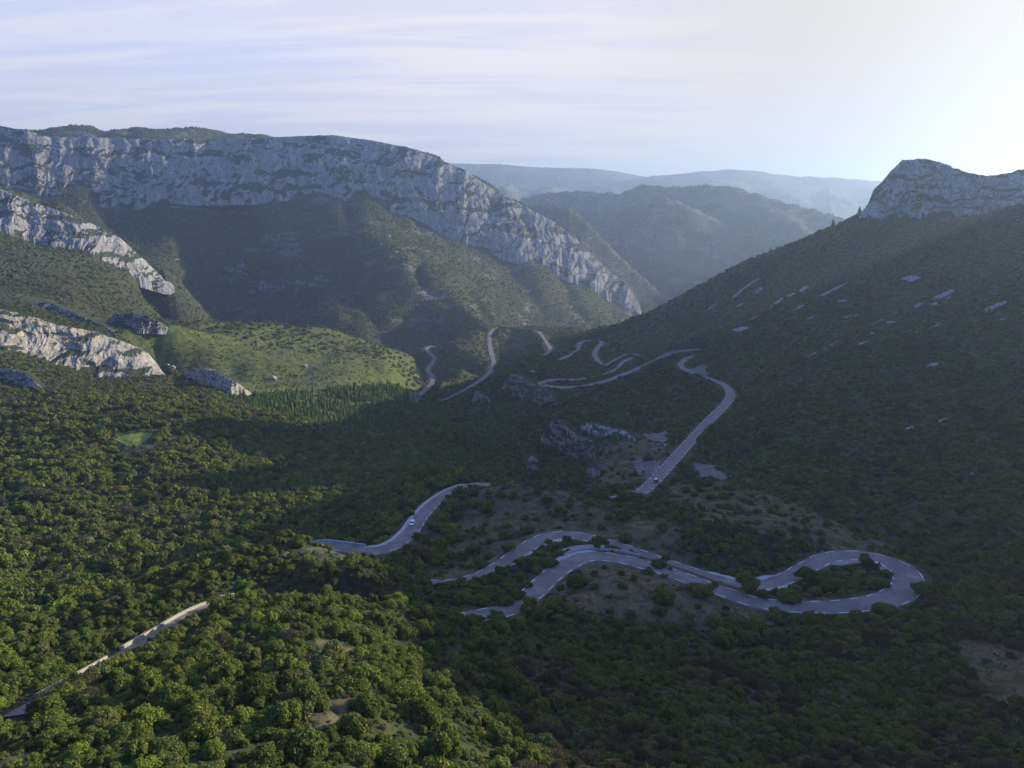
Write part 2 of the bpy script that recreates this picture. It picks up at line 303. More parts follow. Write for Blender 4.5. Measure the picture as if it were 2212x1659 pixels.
Z = Z + np.where(RR > 700, 1, 0) * fbm(X / 260, Y / 260, o=4) * np.clip((RR - 700) / 900, 0, 1) * 26 * np.clip(1 - (RR - 2600) / 800, 0.2, 1)
rg = 1 - 2 * np.abs(perlin(X / 150 + 7, Y / 240))
Z = Z - np.clip(rg, 0, 1) ** 3 * np.clip((RR - 1150) / 400, 0, 1) * 22 * (RR < 2600)
for f in far: Z = np.maximum(Z, np.where(RR > 2150, f, -1e9))
# small relief: hummocks and gullies, more of it off the roads
Z = Z + fbm(X / 34, Y / 34, o=4) * 2.2 * np.clip((RR - 60) / 150, 0.25, 1.2) + fbm(X / 5.5 + 3, Y / 5.5, o=3) * 0.5
gl = np.clip(1 - 3.2 * np.abs(perlin(X / 75 + 31, Y / 130 + 2)), 0, 1)
Z = Z - gl * 3.5 * np.clip((RR - 180) / 120, 0, 1)

# cut the road benches into the slope
mind = np.full(X.shape, 1e9); rz = np.zeros(X.shape); rw = np.zeros(X.shape)
for q in allroad:
    r0 = math.hypot(q[0], q[1]); p0 = math.atan2(q[0], q[1]); m = 26.0
    i0, i1 = np.searchsorted(LR, [math.log(max(r0 - m, 20)), math.log(r0 + m)]); j0, j1 = np.searchsorted(PHI, [p0 - m / r0, p0 + m / r0])
    sl = (slice(i0, i1), slice(j0, j1))
    dd = np.hypot(X[sl] - q[0], Y[sl] - q[1]) - q[3] / 2
    k = dd < mind[sl]
    mind[sl] = np.where(k, dd, mind[sl]); rz[sl] = np.where(k, q[2], rz[sl])
cell = RR * 0.0042
mg = 1.2 + cell * 0.9
bw = np.clip(2.0 + np.abs(Z - rz) * 0.75, 3, 18)
tt = sstep(mind, mg, mg + bw)
Z = np.where(mind < 1e8, (rz - 0.16 - cell * 0.08) * (1 - tt) + Z * tt, Z)

PXT, PYT = proj(X, Y, Z); PXT = np.where(Y > 5, PXT, -9999)
def tidx(x, y):
    r = np.hypot(x, y); p = np.arctan2(x, y)
    return np.clip(np.interp(np.log(r), LR, np.arange(len(LR))), 0, len(LR) - 1.001), np.clip(np.interp(p, PHI, np.arange(len(PHI))), 0, len(PHI) - 1.001)
def gz(x, y, G=None):
    G = Z if G is None else G
    a, b = tidx(np.asarray(x, float), np.asarray(y, float)); i, j = a.astype(int), b.astype(int); fa, fb = a - i, b - j
    return (G[i, j] * (1 - fb) + G[i, j + 1] * fb) * (1 - fa) + (G[i + 1, j] * (1 - fb) + G[i + 1, j + 1] * fb) * fa
SL = Z / RR
RUN = np.maximum.accumulate(SL, 0)
def hit(px, py):
    """first ground point that the sight line through (px, py) meets"""
    d = ray(px, py); phi = math.atan2(d[0], d[1]); s = d[2] / math.hypot(d[0], d[1])
    j = int(np.clip(np.interp(phi, PHI, np.arange(len(PHI))), 0, len(PHI) - 1))
    c = SL[:, j]; k = int(np.argmax(c >= s))
    if k == 0: k = len(LR) - 1
    f = (s - c[k - 1]) / (c[k] - c[k - 1] + 1e-12); r = math.exp(LR[k - 1] + np.clip(f, 0, 1) * (LR[k] - LR[k - 1]))
    return np.array([r * math.sin(phi), r * math.cos(phi), s * r])

# ------------------------------------------------------------------ ground cover zones, drawn on the ground
GRASS = [[(1040,1050),(1210,1062),(1300,1100),(1450,1130),(1480,1180),(1560,1250),(1400,1205),(1230,1150),(1150,1160),(1060,1230),(960,1255),(900,1240),(960,1180),(1000,1110)],
 [(1215,1215),(1270,1208),(1340,1212),(1450,1245),(1560,1285),(1650,1312),(1700,1345),(1560,1370),(1450,1345),(1330,1335),(1230,1310),(1190,1270)],
 [(1440,1050),(1560,1040),(1700,1080),(1850,1150),(1960,1190),(1800,1190),(1650,1150),(1520,1120)],
 [(1310,960),(1400,940),(1450,960),(1400,1040),(1300,1050),(1290,1000)],
 [(660,1180),(740,1190),(790,1215),(700,1215),(590,1200)]]
HILL = [(250,715),(430,685),(560,695),(700,702),(800,725),(905,760),(905,860),(880,835),(700,850),(520,850),(360,800),(300,750)]
PINES = [(500,862),(600,850),(760,838),(880,830),(905,880),(850,925),(800,938),(700,915),(580,895)]
MEAD = [(245,948),(275,938),(330,934),(325,944),(300,962),(278,962),(262,955)]
BARE = [[(1500,1000),(1540,1005),(1575,1035),(1540,1040),(1490,1015)],[(1370,995),(1420,990),(1430,1030),(1375,1020)],[(1480,795),(1530,790),(1525,812),(1495,805)],[(1440,965),(1380,940),(1440,930)]]
CLEAR = [[(680,1380),(760,1385),(770,1420),(700,1430)],[(650,1530),(760,1500),(740,1560),(660,1590)],[(2060,1380),(2260,1400),(2300,1560),(2120,1500)]]
def zone(px, py, polys): 
    m = np.zeros(np.shape(px), bool)
    for p in polys: m |= inpoly(px, py, p)
    return m
vis_t = SL >= RUN - 0.02
wob = fbm(X / 9, Y / 9, o=3) * 14; wob2 = fbm(X / 9 + 50, Y / 9, o=3) * 9
zx, zy = PXT + wob, PYT + wob2
near_ok = vis_t & (RR < 1100)
zg = (zone(zx, zy, GRASS) & near_ok & (RR < 480)).astype(float)
zh = (inpoly(zx, zy, HILL) & near_ok & (RR > 640)).astype(float)
zm = (inpoly(PXT, PYT, MEAD) & near_ok).astype(float)
zbare = (zone(zx, zy, BARE) & near_ok).astype(float)
zc_ = (zone(zx, zy, CLEAR) & near_ok).astype(float)
verge = np.where(mind < 1e8, 1 - sstep(mind, 1.0, 4.5), 0)
gy_, gx_ = np.gradient(Z)
steep = np.abs(gy_ / (RR * np.gradient(LG, axis=0)))
G_GRASS = np.clip(zg * 0.9 + zc_ * 0.75 + verge * 0.55, 0, 1)
G_GREEN = np.clip(zh + zm * 1.0 + inpoly(zx, zy, PINES) * near_ok * 0.8, 0, 1)
G_ROCK = np.clip(zbare, 0, 1)
G_MEAD = zm

# ------------------------------------------------------------------ materials
def mat(name):
    m = bpy.data.materials.new(name); m.use_nodes = True; m.node_tree.nodes.clear(); return m, NT(m.node_tree)
def pbsdf(k, colr, rough=0.9, normal=None, spec=0.2, **kw):
    ins = {'Base Color': colr, 'Roughness': rough, 'Specular IOR Level': spec}; ins.update(kw)
    if normal is not None: ins['Normal'] = normal
    nd = k.n('ShaderNodeBsdfPrincipled', ins); k.t.links.new(nd.outputs[0], k.n('ShaderNodeOutputMaterial').inputs[0]); return nd
def flat(name, c, rough=0.6, spec=0.3, metal=0.0):
    m, k = mat(name); p = pbsdf(k, (*c, 1), rough, spec=spec); p.inputs['Metallic'].default_value = metal; return m

def ground_mat():
    m, k = mat('ground'); pos = k.n('ShaderNodeNewGeometry').outputs['Position']
    a = k.n('ShaderNodeAttribute', attribute_name='cover'); s = k.n('ShaderNodeSeparateColor', {0: a.outputs['Color']})
    fine = k.noise(pos, 1.3, 5, 0.65); mid = k.noise(pos, 0.16, 4, 0.6); big = k.noise(pos, 0.02, 3, 0.5)
    scrub = k.mix(k.ramp(mid, 0.35, 0.65), (0.034, 0.045, 0.018), (0.062, 0.066, 0.026))
    scrub = k.mix(k.ramp(big, 0.5, 0.75), scrub, (0.066, 0.052, 0.034))
    vor = k.n('ShaderNodeTexVoronoi', {'Vector': pos, 'Scale': 0.22}); crownf = k.ramp(vor.outputs['Distance'], 0.25, 0.62)
    scrub = k.mix(crownf, (0.030, 0.042, 0.018), scrub)
    dry = k.mix(k.ramp(fine, 0.3, 0.7), (0.080, 0.068, 0.036), (0.140, 0.116, 0.072))
    dry = k.mix(k.ramp(mid, 0.45, 0.62), dry, (0.050, 0.060, 0.024))
    green = k.mix(k.ramp(fine, 0.3, 0.7), (0.066, 0.090, 0.020), (0.115, 0.135, 0.034))
    green = k.mix(k.ramp(mid, 0.42, 0.6), green, (0.050, 0.062, 0.020)); green = k.mix(k.math('MULTIPLY', k.ramp(k.noise(pos, 0.07, 5, 0.7), 0.55, 0.68), 0.6), green, (0.13, 0.115, 0.075))
    rock = k.mix(k.ramp(fine, 0.35, 0.7), (0.12, 0.112, 0.10), (0.20, 0.185, 0.165))
    c = k.mix(s.outputs[0], scrub, dry); c = k.mix(s.outputs[1], c, green); c = k.mix(s.outputs[2], c, rock)
    c = k.mix(a.outputs['Alpha'], c, (0.15, 0.19, 0.035))
    # bare patches on steep ground far off
    r2 = k.ramp(k.noise(k.n('ShaderNodeMapping', {'Vector': pos, 'Scale': (1, 1, 3.0)}).outputs[0], 0.012, 7, 0.62), 0.56, 0.66)
    nz = k.n('ShaderNodeSeparateXYZ', {0: k.n('ShaderNodeNewGeometry').outputs['True Normal']}).outputs[2]
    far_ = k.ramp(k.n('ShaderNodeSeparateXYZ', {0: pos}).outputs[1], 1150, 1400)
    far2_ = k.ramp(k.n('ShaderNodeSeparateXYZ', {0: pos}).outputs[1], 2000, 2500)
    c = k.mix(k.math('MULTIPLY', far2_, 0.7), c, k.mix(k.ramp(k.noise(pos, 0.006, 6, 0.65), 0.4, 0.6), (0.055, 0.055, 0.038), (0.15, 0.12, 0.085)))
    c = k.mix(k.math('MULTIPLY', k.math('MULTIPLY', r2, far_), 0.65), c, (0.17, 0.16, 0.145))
    bmp = k.n('ShaderNodeBump', {'Strength': 0.8, 'Distance': 1.2, 'Height': k.math('ADD', k.math('MULTIPLY', fine, 0.25), k.math('MULTIPLY', k.math('MULTIPLY', crownf, -1.2), k.math('SUBTRACT', 1.0, s.outputs[1])))}).outputs[0]
    pbsdf(k, c, 0.95, bmp, 0.1); return m
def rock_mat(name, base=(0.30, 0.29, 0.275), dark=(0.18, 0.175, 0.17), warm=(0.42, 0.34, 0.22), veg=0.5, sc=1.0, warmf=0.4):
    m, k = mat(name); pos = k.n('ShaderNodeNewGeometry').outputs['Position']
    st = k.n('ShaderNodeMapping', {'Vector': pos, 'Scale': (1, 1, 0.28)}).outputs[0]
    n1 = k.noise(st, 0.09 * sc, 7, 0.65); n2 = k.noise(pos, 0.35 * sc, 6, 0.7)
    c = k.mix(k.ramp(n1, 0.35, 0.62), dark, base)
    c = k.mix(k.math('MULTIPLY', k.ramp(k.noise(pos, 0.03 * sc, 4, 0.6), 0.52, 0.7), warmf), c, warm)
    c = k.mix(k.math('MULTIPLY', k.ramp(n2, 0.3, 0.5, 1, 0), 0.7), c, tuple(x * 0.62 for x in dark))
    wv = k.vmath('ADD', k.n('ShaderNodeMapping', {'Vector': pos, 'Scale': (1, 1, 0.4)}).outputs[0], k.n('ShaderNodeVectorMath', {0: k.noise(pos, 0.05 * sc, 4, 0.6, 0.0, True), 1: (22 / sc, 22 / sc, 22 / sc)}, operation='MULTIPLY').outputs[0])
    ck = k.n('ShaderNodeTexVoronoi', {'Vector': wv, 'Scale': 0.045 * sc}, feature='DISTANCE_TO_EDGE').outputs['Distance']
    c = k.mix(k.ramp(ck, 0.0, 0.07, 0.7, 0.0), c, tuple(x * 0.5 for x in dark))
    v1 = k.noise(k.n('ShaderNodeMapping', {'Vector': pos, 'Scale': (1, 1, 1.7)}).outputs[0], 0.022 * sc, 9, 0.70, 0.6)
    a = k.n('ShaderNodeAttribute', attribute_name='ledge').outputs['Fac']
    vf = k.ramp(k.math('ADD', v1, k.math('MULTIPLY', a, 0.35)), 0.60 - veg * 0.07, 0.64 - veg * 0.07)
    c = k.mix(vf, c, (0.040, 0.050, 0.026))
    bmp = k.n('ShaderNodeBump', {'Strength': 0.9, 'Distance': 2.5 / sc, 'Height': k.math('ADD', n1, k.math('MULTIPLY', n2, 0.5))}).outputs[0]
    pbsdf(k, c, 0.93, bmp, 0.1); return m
def leaf_mat(name, cols, trans=0.3):
    m, k = mat(name); oi = k.n('ShaderNodeObjectInfo').outputs['Random']; geo = k.n('ShaderNodeNewGeometry')
    c = k.mix(k.ramp(oi, 0.0, 0.5), cols[0], cols[1]); c = k.mix(k.ramp(oi, 0.5, 1.0), c, cols[2])
    isl = geo.outputs['Random Per Island']
    c = k.mix(1.0, c, k.n('ShaderNodeCombineColor', {0: k.math('MULTIPLY_ADD', isl, 0.9, 0.6), 1: k.math('MULTIPLY_ADD', isl, 0.8, 0.65), 2: k.math('MULTIPLY_ADD', isl, 0.6, 0.7)}).outputs[0], 'MULTIPLY')
    d = k.n('ShaderNodeBsdfPrincipled', {'Base Color': c, 'Roughness': 0.7, 'Specular IOR Level': 0.12})
    t = k.n('ShaderNodeBsdfTranslucent', {'Color': k.mix(1.0, c, (1.3, 1.25, 0.6), 'MULTIPLY')})
    ms = k.n('ShaderNodeMixShader', {0: trans, 1: d.outputs[0], 2: t.outputs[0]})
    k.t.links.new(ms.outputs[0], k.n('ShaderNodeOutputMaterial').inputs[0]); return m
M_GROUND = ground_mat()
M_OAK = leaf_mat('oak_leaves', [(0.082, 0.116, 0.023), (0.109, 0.140, 0.027), (0.141, 0.156, 0.031)])
M_OLIVE = leaf_mat('grey_leaves', [(0.118, 0.144, 0.042), (0.134, 0.148, 0.047), (0.109, 0.124, 0.032)])
M_LIME = leaf_mat('bright_leaves', [(0.140, 0.194, 0.025), (0.173, 0.208, 0.030), (0.124, 0.170, 0.025)])
M_BROWN = leaf_mat('dry_twigs', [(0.098, 0.088, 0.052), (0.086, 0.080, 0.044), (0.12, 0.098, 0.052)], 0.15)
M_PINE = leaf_mat('pine_needles', [(0.081, 0.137, 0.027), (0.103, 0.161, 0.032), (0.075, 0.122, 0.025)])
M_BARK = flat('bark', (0.09, 0.075, 0.06), 0.95, 0.1)

# ------------------------------------------------------------------ the ground sheet
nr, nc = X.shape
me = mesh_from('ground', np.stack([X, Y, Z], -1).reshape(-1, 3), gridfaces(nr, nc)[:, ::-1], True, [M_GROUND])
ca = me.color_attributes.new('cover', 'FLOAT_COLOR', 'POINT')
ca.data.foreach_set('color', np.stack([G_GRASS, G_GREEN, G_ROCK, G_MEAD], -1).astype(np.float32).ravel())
link('ground', me, kind='structure')


# ------------------------------------------------------------------ cliffs
M_LIME_ROCK = rock_mat('pale_limestone', veg=0.55)
M_LIME_CLEAN = rock_mat('clean_limestone', veg=0.35, sc=2.0)
M_NEAR_ROCK = rock_mat('warm_limestone', base=(0.34, 0.315, 0.265), dark=(0.20, 0.18, 0.15), warm=(0.42, 0.33, 0.19), veg=-1.6, sc=2.6, warmf=0.9)
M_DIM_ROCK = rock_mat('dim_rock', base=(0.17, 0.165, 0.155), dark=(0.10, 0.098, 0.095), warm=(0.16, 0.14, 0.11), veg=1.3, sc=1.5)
M_YEL_ROCK = rock_mat('ochre_rock', base=(0.26, 0.22, 0.13), dark=(0.15, 0.13, 0.085), warm=(0.32, 0.24, 0.11), veg=-1, sc=3.0)
M_RED_ROCK = rock_mat('brown_rock', base=(0.31, 0.235, 0.175), dark=(0.19, 0.145, 0.11), warm=(0.34, 0.23, 0.15), veg=0.4, sc=3.0)
def cliff(name, top, bot, nu, nv, amp, mat_, seed=0, s1=26.0, cap=(12, 35, 80), drop=(1, 5, 16), below=12.0, rag=0.14, kind='structure', rib=0.55, ledw=0.55, taper=0.0, **props):
    tp = np.array([P(*a) for a in top]); bp = np.array([P(*a) for a in bot])
    tx = [a[0] for a in top]; bx = [a[0] for a in bot]
    px = np.linspace(max(tx[0], bx[0]), min(tx[-1], bx[-1]), nu)
    T = np.stack([np.interp(px, tx, tp[:, i]) for i in range(3)], 1); B = np.stack([np.interp(px, bx, bp[:, i]) for i in range(3)], 1)
    if taper:
        tq = np.linspace(0, 1, nu); tw = np.sqrt(np.clip(np.minimum(tq, 1 - tq) / taper, 0, 1)); T = B + (T - B) * tw[:, None]
    ds = np.concatenate([[0], np.cumsum(np.linalg.norm(np.diff(B[:, :2], axis=0), axis=1))])
    ker = np.ones(25) / 25
    tg = np.gradient(B[:, :2], axis=0); tg = np.stack([np.convolve(np.pad(tg[:, i], 12, 'edge'), ker, 'valid') for i in range(2)], 1)
    tg /= np.linalg.norm(tg, axis=1)[:, None] + 1e-9; nrm = np.stack([tg[:, 1], -tg[:, 0]], 1)
    v = np.linspace(0, 1, nv)
    pos = B[None] + (T - B)[None] * v[:, None, None]
    hgt = np.maximum((T - B)[:, 2], 0.5)
    S = np.repeat(ds[None], nv, 0); ZZ = pos[..., 2]
    wS = S + fbm(S / s1 * .6, ZZ / s1 * .6 + seed, o=2) * s1 * 0.5
    disp = fbm(wS / s1 + seed, ZZ / (s1 * 2.6), o=5, gain=.55) * 1.0
    disp += (1 - 2.4 * np.abs(perlin(wS / (s1 * .8) + seed + 9, ZZ / (s1 * 3.2)))) * rib
    led = perlin(S / (s1 * 2.5) + 3, ZZ / (s1 * .5) + seed + fbm(S / s1, ZZ / s1, o=2) * .7)
    disp += np.clip(led * 2.5, -0.5, 0.5) * ledw
    disp += fbm(wS / (s1 * .22) + seed, ZZ / (s1 * .32), o=3) * 0.33
    ta = np.minimum(1, np.minimum(S, ds[-1] - S) / (s1 * 1.0) + 0.1)
    edge = (1 - 0.5 * v ** 4)[:, None]
    dd = disp * amp * edge * ta * np.minimum(1, hgt / (amp * 3.0))[None]
    pos[..., 0] += nrm[None, :, 0] * dd; pos[..., 1] += nrm[None, :, 1] * dd
    pos[..., 2] += fbm(S / (s1 * .25), ZZ * 0 + seed + 40, o=3) * amp * rag * (v ** 3)[:, None]
    ledge = np.clip(-np.gradient(dd, axis=0) / (hgt[None] / nv + 1e-6) * 1.3, 0, 1)
    rows = [pos[:1] - np.array([0, 0, below]) + np.concatenate([nrm * 2.0, np.zeros((nu, 1))], 1)[None], pos]
    lr_ = [ledge[:1] * 0, ledge]
    for c_, d_ in zip(cap, drop):
        q = pos[-1].copy(); q[:, 0] -= nrm[:, 0] * c_; q[:, 1] -= nrm[:, 1] * c_
        g = gz(q[:, 0], q[:, 1]); q[:, 2] = np.where(c_ == cap[-1], np.minimum(q[:, 2] - d_, g - 4), np.maximum(q[:, 2] - d_, np.minimum(g, q[:, 2] - d_ * .2)) + fbm(q[:, 0] / 9, q[:, 1] / 9, o=2) * 0.6)
        rows.append(q[None]); lr_.append(np.full((1, nu), 0.9))
    G = np.concatenate(rows, 0); LED = np.concatenate(lr_, 0)
    me = mesh_from(name, G.reshape(-1, 3), gridfaces(G.shape[0], nu), True, [mat_])
    at = me.attributes.new('ledge', 'FLOAT', 'POINT'); at.data.foreach_set('value', LED.astype(np.float32).ravel())
    if kind == 'structure': props = dict(kind='structure')
    return link(name, me, **props)
cliff('cliff', CL_BIG['top'], CL_BIG['bot'], 900, 120, 11, M_LIME_ROCK, 1, 70, cap=(25, 70, 140), drop=(1, 4, 30), below=25)
cliff('cliff', CL_TWO['top'], CL_TWO['bot'], 500, 90, 8, M_LIME_CLEAN, 5, 34, below=15, taper=0.10)
cliff('cliff', CL_NEAR['top'], CL_NEAR['bot'], 520, 130, 6.5, M_NEAR_ROCK, 8, 20, below=10, rib=0.4, ledw=1.2, cap=(6, 16, 40), drop=(1, 3, 12), taper=0.05)
cliff('cliff', CL_RIGHT['top'], CL_RIGHT['bot'], 520, 80, 5.5, M_LIME_CLEAN, 12, 22, cap=(10, 30, 60), drop=(0, 1, 14), rag=0.3)
def outcrop(top, bot, amp, mat_, seed, label, s1=7.0, lean=0.35, n=160, nv=36, name='rock_outcrop', cat='rock outcrop', grp='rock outcrops on the slopes'):
    bb = []; tt_ = []
    for (x, y) in bot:
        h_ = hit(x, y + 1); bb.append((x, y, h_[1]))
    xs = [a[0] for a in bb]; Ds = [a[2] for a in bb]; md = float(np.median(Ds)); Ds = [min(max(d, md * .88), md * 1.14) for d in Ds]; pf_ = np.polyfit(xs, Ds, 1 if xs[-1] - xs[0] < 60 else 2); pf_ = pf_ if xs[-1] - xs[0] > 35 else [0.0, md]; Ds = [float(np.polyval(pf_, x_)) for x_ in xs]
    bb = [(x, y, d) for (x, y), d in zip(bot, Ds)]
    for (x, y) in top:
        d = np.interp(x, xs, Ds); yb = np.interp(x, xs, [a[1] for a in bot])
        tt_.append((x, y, d + lean * max(0, yb - y) * d / FPX + 0.5))
    return cliff(name, tt_, bb, n, nv, amp, mat_, seed, s1, cap=(2.5, 6, 12), drop=(0.1, 0.5, 5), below=4, rag=0.3, taper=0.16, kind='thing', label=label, category=cat, group=grp)
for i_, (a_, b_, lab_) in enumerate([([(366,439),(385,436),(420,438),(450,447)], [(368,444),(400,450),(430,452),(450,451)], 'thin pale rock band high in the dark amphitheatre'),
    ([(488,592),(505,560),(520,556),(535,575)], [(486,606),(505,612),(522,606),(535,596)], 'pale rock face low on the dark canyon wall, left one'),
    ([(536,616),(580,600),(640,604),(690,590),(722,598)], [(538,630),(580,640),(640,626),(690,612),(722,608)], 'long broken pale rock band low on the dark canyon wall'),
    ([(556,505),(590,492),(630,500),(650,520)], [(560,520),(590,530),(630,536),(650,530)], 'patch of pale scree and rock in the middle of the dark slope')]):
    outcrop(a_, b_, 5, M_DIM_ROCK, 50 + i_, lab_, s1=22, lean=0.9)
outcrop([(396,806),(405,797),(440,796),(475,808),(510,826),(548,849)], [(396,812),(420,820),(450,838),(500,845),(548,852)], 2.4, M_NEAR_ROCK, 21, 'pale rock face right of the tall cliff end, above the dark forest')
outcrop([(-20,796),(5,797),(30,800),(55,808),(88,833)], [(-20,812),(10,820),(40,832),(88,838)], 1.6, M_LIME_CLEAN, 22, 'small grey rock face sunk in the forest below the long near cliff')
outcrop([(70,648),(110,655),(150,672),(200,694),(246,712)], [(70,656),(110,668),(150,684),(200,706),(246,716)], 3, M_LIME_CLEAN, 23, 'thin grey ridge rock above the near cliff, slanting down to the right')
outcrop([(222,694),(245,680),(285,677),(320,683),(350,698),(374,712)], [(222,698),(260,706),(300,711),(340,713),(374,714)], 3, M_LIME_CLEAN, 24, 'rounded grey rock dome on the crest left of the green hill')
outcrop([(1086,812),(1100,806),(1125,812),(1150,830),(1180,846),(1205,868)], [(1086,832),(1100,848),(1130,862),(1160,868),(1205,874)], 3, M_RED_ROCK, 25, 'brown rock face under the sunlit lookout knoll')
outcrop([(1022,846),(1032,843),(1045,850),(1058,862)], [(1022,862),(1034,868),(1046,868),(1058,868)], 1.6, M_RED_ROCK, 26, 'small brown rock face on the dark spur left of the lookout')
outcrop([(1170,925),(1180,908),(1205,907),(1225,925),(1245,942),(1280,952),(1312,966)], [(1170,945),(1190,965),(1215,990),(1240,990),(1275,985),(1312,976)], 3, M_RED_ROCK, 27, 'big brown crag in the shaded ravine below the far bend')
outcrop([(1266,1000),(1275,990),(1288,994),(1296,1010)], [(1266,1030),(1275,1036),(1286,1034),(1296,1028)], 1.0, M_RED_ROCK, 28, 'narrow brown rock pillar on the ravine edge left of the straight road')
outcrop([(1138,992),(1150,985),(1165,996)], [(1138,1008),(1150,1024),(1165,1016)], 1.0, M_RED_ROCK, 29, 'dim brown rock rib low in the shaded ravine')
outcrop([(1248,916),(1265,911),(1300,920),(1340,930),(1372,938)], [(1248,924),(1270,932),(1300,942),(1340,955),(1372,952)], 1.2, M_LIME_CLEAN, 30, 'flat pale rock ledges on the shaded shelf beside the ravine', lean=1.6)
outcrop([(880,856),(893,846),(902,850),(908,858)], [(880,868),(890,871),(900,868),(908,863)], 1.2, M_YEL_ROCK, 31, 'yellow lit road cutting at the foot of the green hill')


# ------------------------------------------------------------------ roads
def asphalt():
    m, k = mat('asphalt'); pos = k.n('ShaderNodeNewGeometry').outputs['Position']
    a = k.noise(pos, 0.25, 5, 0.6); b = k.noise(pos, 3.0, 4, 0.7)
    c = k.mix(k.ramp(a, 0.35, 0.68), (0.138, 0.122, 0.106), (0.21, 0.188, 0.165)); c = k.mix(k.math('MULTIPLY', k.ramp(k.noise(pos, 0.08, 3, 0.5, 1.0), 0.56, 0.60), 0.45), c, (0.085, 0.083, 0.088)); c = k.mix(k.math('MULTIPLY', k.ramp(b, 0.3, 0.7), 0.35), c, (0.10, 0.098, 0.10))
    pbsdf(k, c, 0.8, None, 0.25); return m
M_ASPH = asphalt(); M_PAINT = flat('road_paint', (0.62, 0.62, 0.60), 0.6)
def conc(name, a, b_):
    m, k = mat(name); pos = k.n('ShaderNodeNewGeometry').outputs['Position']
    c = k.mix(k.ramp(k.noise(pos, 1.6, 5, 0.7), 0.3, 0.7), a, b_)
    vor = k.n('ShaderNodeTexVoronoi', {'Vector': pos, 'Scale': 2.2}, feature='DISTANCE_TO_EDGE').outputs['Distance']
    c = k.mix(k.ramp(vor, 0.0, 0.06, 0.5, 0.0), c, (0.10, 0.09, 0.08)); pbsdf(k, c, 0.9, None, 0.1); return m
M_CONC = conc('pale_concrete', (0.30, 0.30, 0.29), (0.42, 0.41, 0.39)); M_STONE = conc('parapet_stone', (0.27, 0.24, 0.17), (0.38, 0.34, 0.25))
M_GRAVEL = conc('gravel', (0.20, 0.19, 0.17), (0.28, 0.265, 0.24))
def frame(q):
    t = np.gradient(q[:, :2], axis=0); t /= np.linalg.norm(t, axis=1)[:, None] + 1e-9
    return np.stack([t[:, 1], -t[:, 0]], 1)     # right-hand side of travel
def ribbon(q, offs, dz):
    nn = frame(q); out = []
    for o_, d_ in zip(offs, dz):
        o_ = np.broadcast_to(o_, len(q)); out.append(np.stack([q[:, 0] + nn[:, 0] * o_, q[:, 1] + nn[:, 1] * o_, q[:, 2] + d_], 1))
    return np.stack(out, 1)
VV, FF, MI = [], [], []; base = 0
def add(Vn, Fn, mi):
    global base
    VV.append(Vn); FF.append(Fn + base); MI.append(np.full(len(Fn), mi)); base += len(Vn)
def dash(q, off, on, gap, wd, start=0.0):
    s = np.concatenate([[0], np.cumsum(np.linalg.norm(np.diff(q[:, :2], axis=0), axis=1))]); nn = frame(q); t = start
    f = lambda u, c: np.interp(u, s, c)
    while t + on < s[-1]:
        r0 = math.hypot(f(t, q[:, 0]), f(t, q[:, 1]))
        us = np.linspace(t, t + on, 3); rows = []
        for u in us:
            o0 = f(u, off) if np.ndim(off) else off
            for e in (-wd / 2, wd / 2):
                rows.append([f(u, q[:, 0]) + f(u, nn[:, 0]) * (o0 + e), f(u, q[:, 1]) + f(u, nn[:, 1]) * (o0 + e), f(u, q[:, 2]) + 0.03 + r0 * 4e-5])
        add(np.array(rows), np.array([[0, 1, 3, 2], [2, 3, 5, 4]]), 1); t += on + gap
for key, q in RP.items():
    h = q[:, 3] / 2
    rb_ = ribbon(q, [-h - 0.3, -h, -h * .5, h * 0, h * .5, h, h + 0.3], [-0.35, 0, 0.03, 0.05, 0.03, 0, -0.35])
    add(rb_.reshape(-1, 3), gridfaces(len(q), 7), 0)
def near_i(key, px, py):
    q = RP[key]; a, b2 = proj(q[:, 0], q[:, 1], q[:, 2]); return int(np.argmin((a - px) ** 2 + (b2 - py) ** 2))
qa = RP['a']; i1 = near_i('a', 1490, 803); i0 = near_i('a', 820, 1303)
seg = qa[i0:i1]
for sgn in (-1, 1): dash(seg, sgn * (seg[:, 3] / 2 - 0.3), 3.0, 3.5, 0.24, 1.0 if sgn > 0 else 2.2)
c0, c1 = near_i('a', 1330, 1077), near_i('a', 1530, 817)
dash(qa[c0:c1], 0.0, 1.5, 2.6, 0.18)
qq = RP['c']; dash(qq[near_i('c', 1057, 725):near_i('c', 1060, 795)], qq[near_i('c', 1057, 725):near_i('c', 1060, 795), 3] / 2 - 0.3, 3, 3.5, 0.22)
link('road', mesh_from('road', np.concatenate(VV), np.concatenate(FF), False, [M_ASPH, M_PAINT], np.concatenate(MI)), kind='structure')
def pick(key, a, b_):
    i, j = near_i(key, *a), near_i(key, *b_)
    return RP[key][min(i, j):max(i, j) + 1]
def shoulder(key, a, b_, side, o0, o1, m=None):
    q = pick(key, a, b_); h = q[:, 3] / 2; n_ = len(q); tap = np.minimum(1, np.minimum(np.arange(n_), n_ - 1 - np.arange(n_)) / 3.0 + 0.15)
    g = ribbon(q, [side * (h + o0), side * (h + o0 + (o1 - o0) * tap * .5), side * (h + o0 + (o1 - o0) * tap), side * (h + o0 + (o1 - o0) * tap)], [0.06, 0.09, 0.08, -0.8])
    f = gridfaces(n_, 4)
    link('road_shoulder', mesh_from('road_shoulder', g.reshape(-1, 3), f if side > 0 else f[:, ::-1], False, [m or M_CONC]), kind='structure')
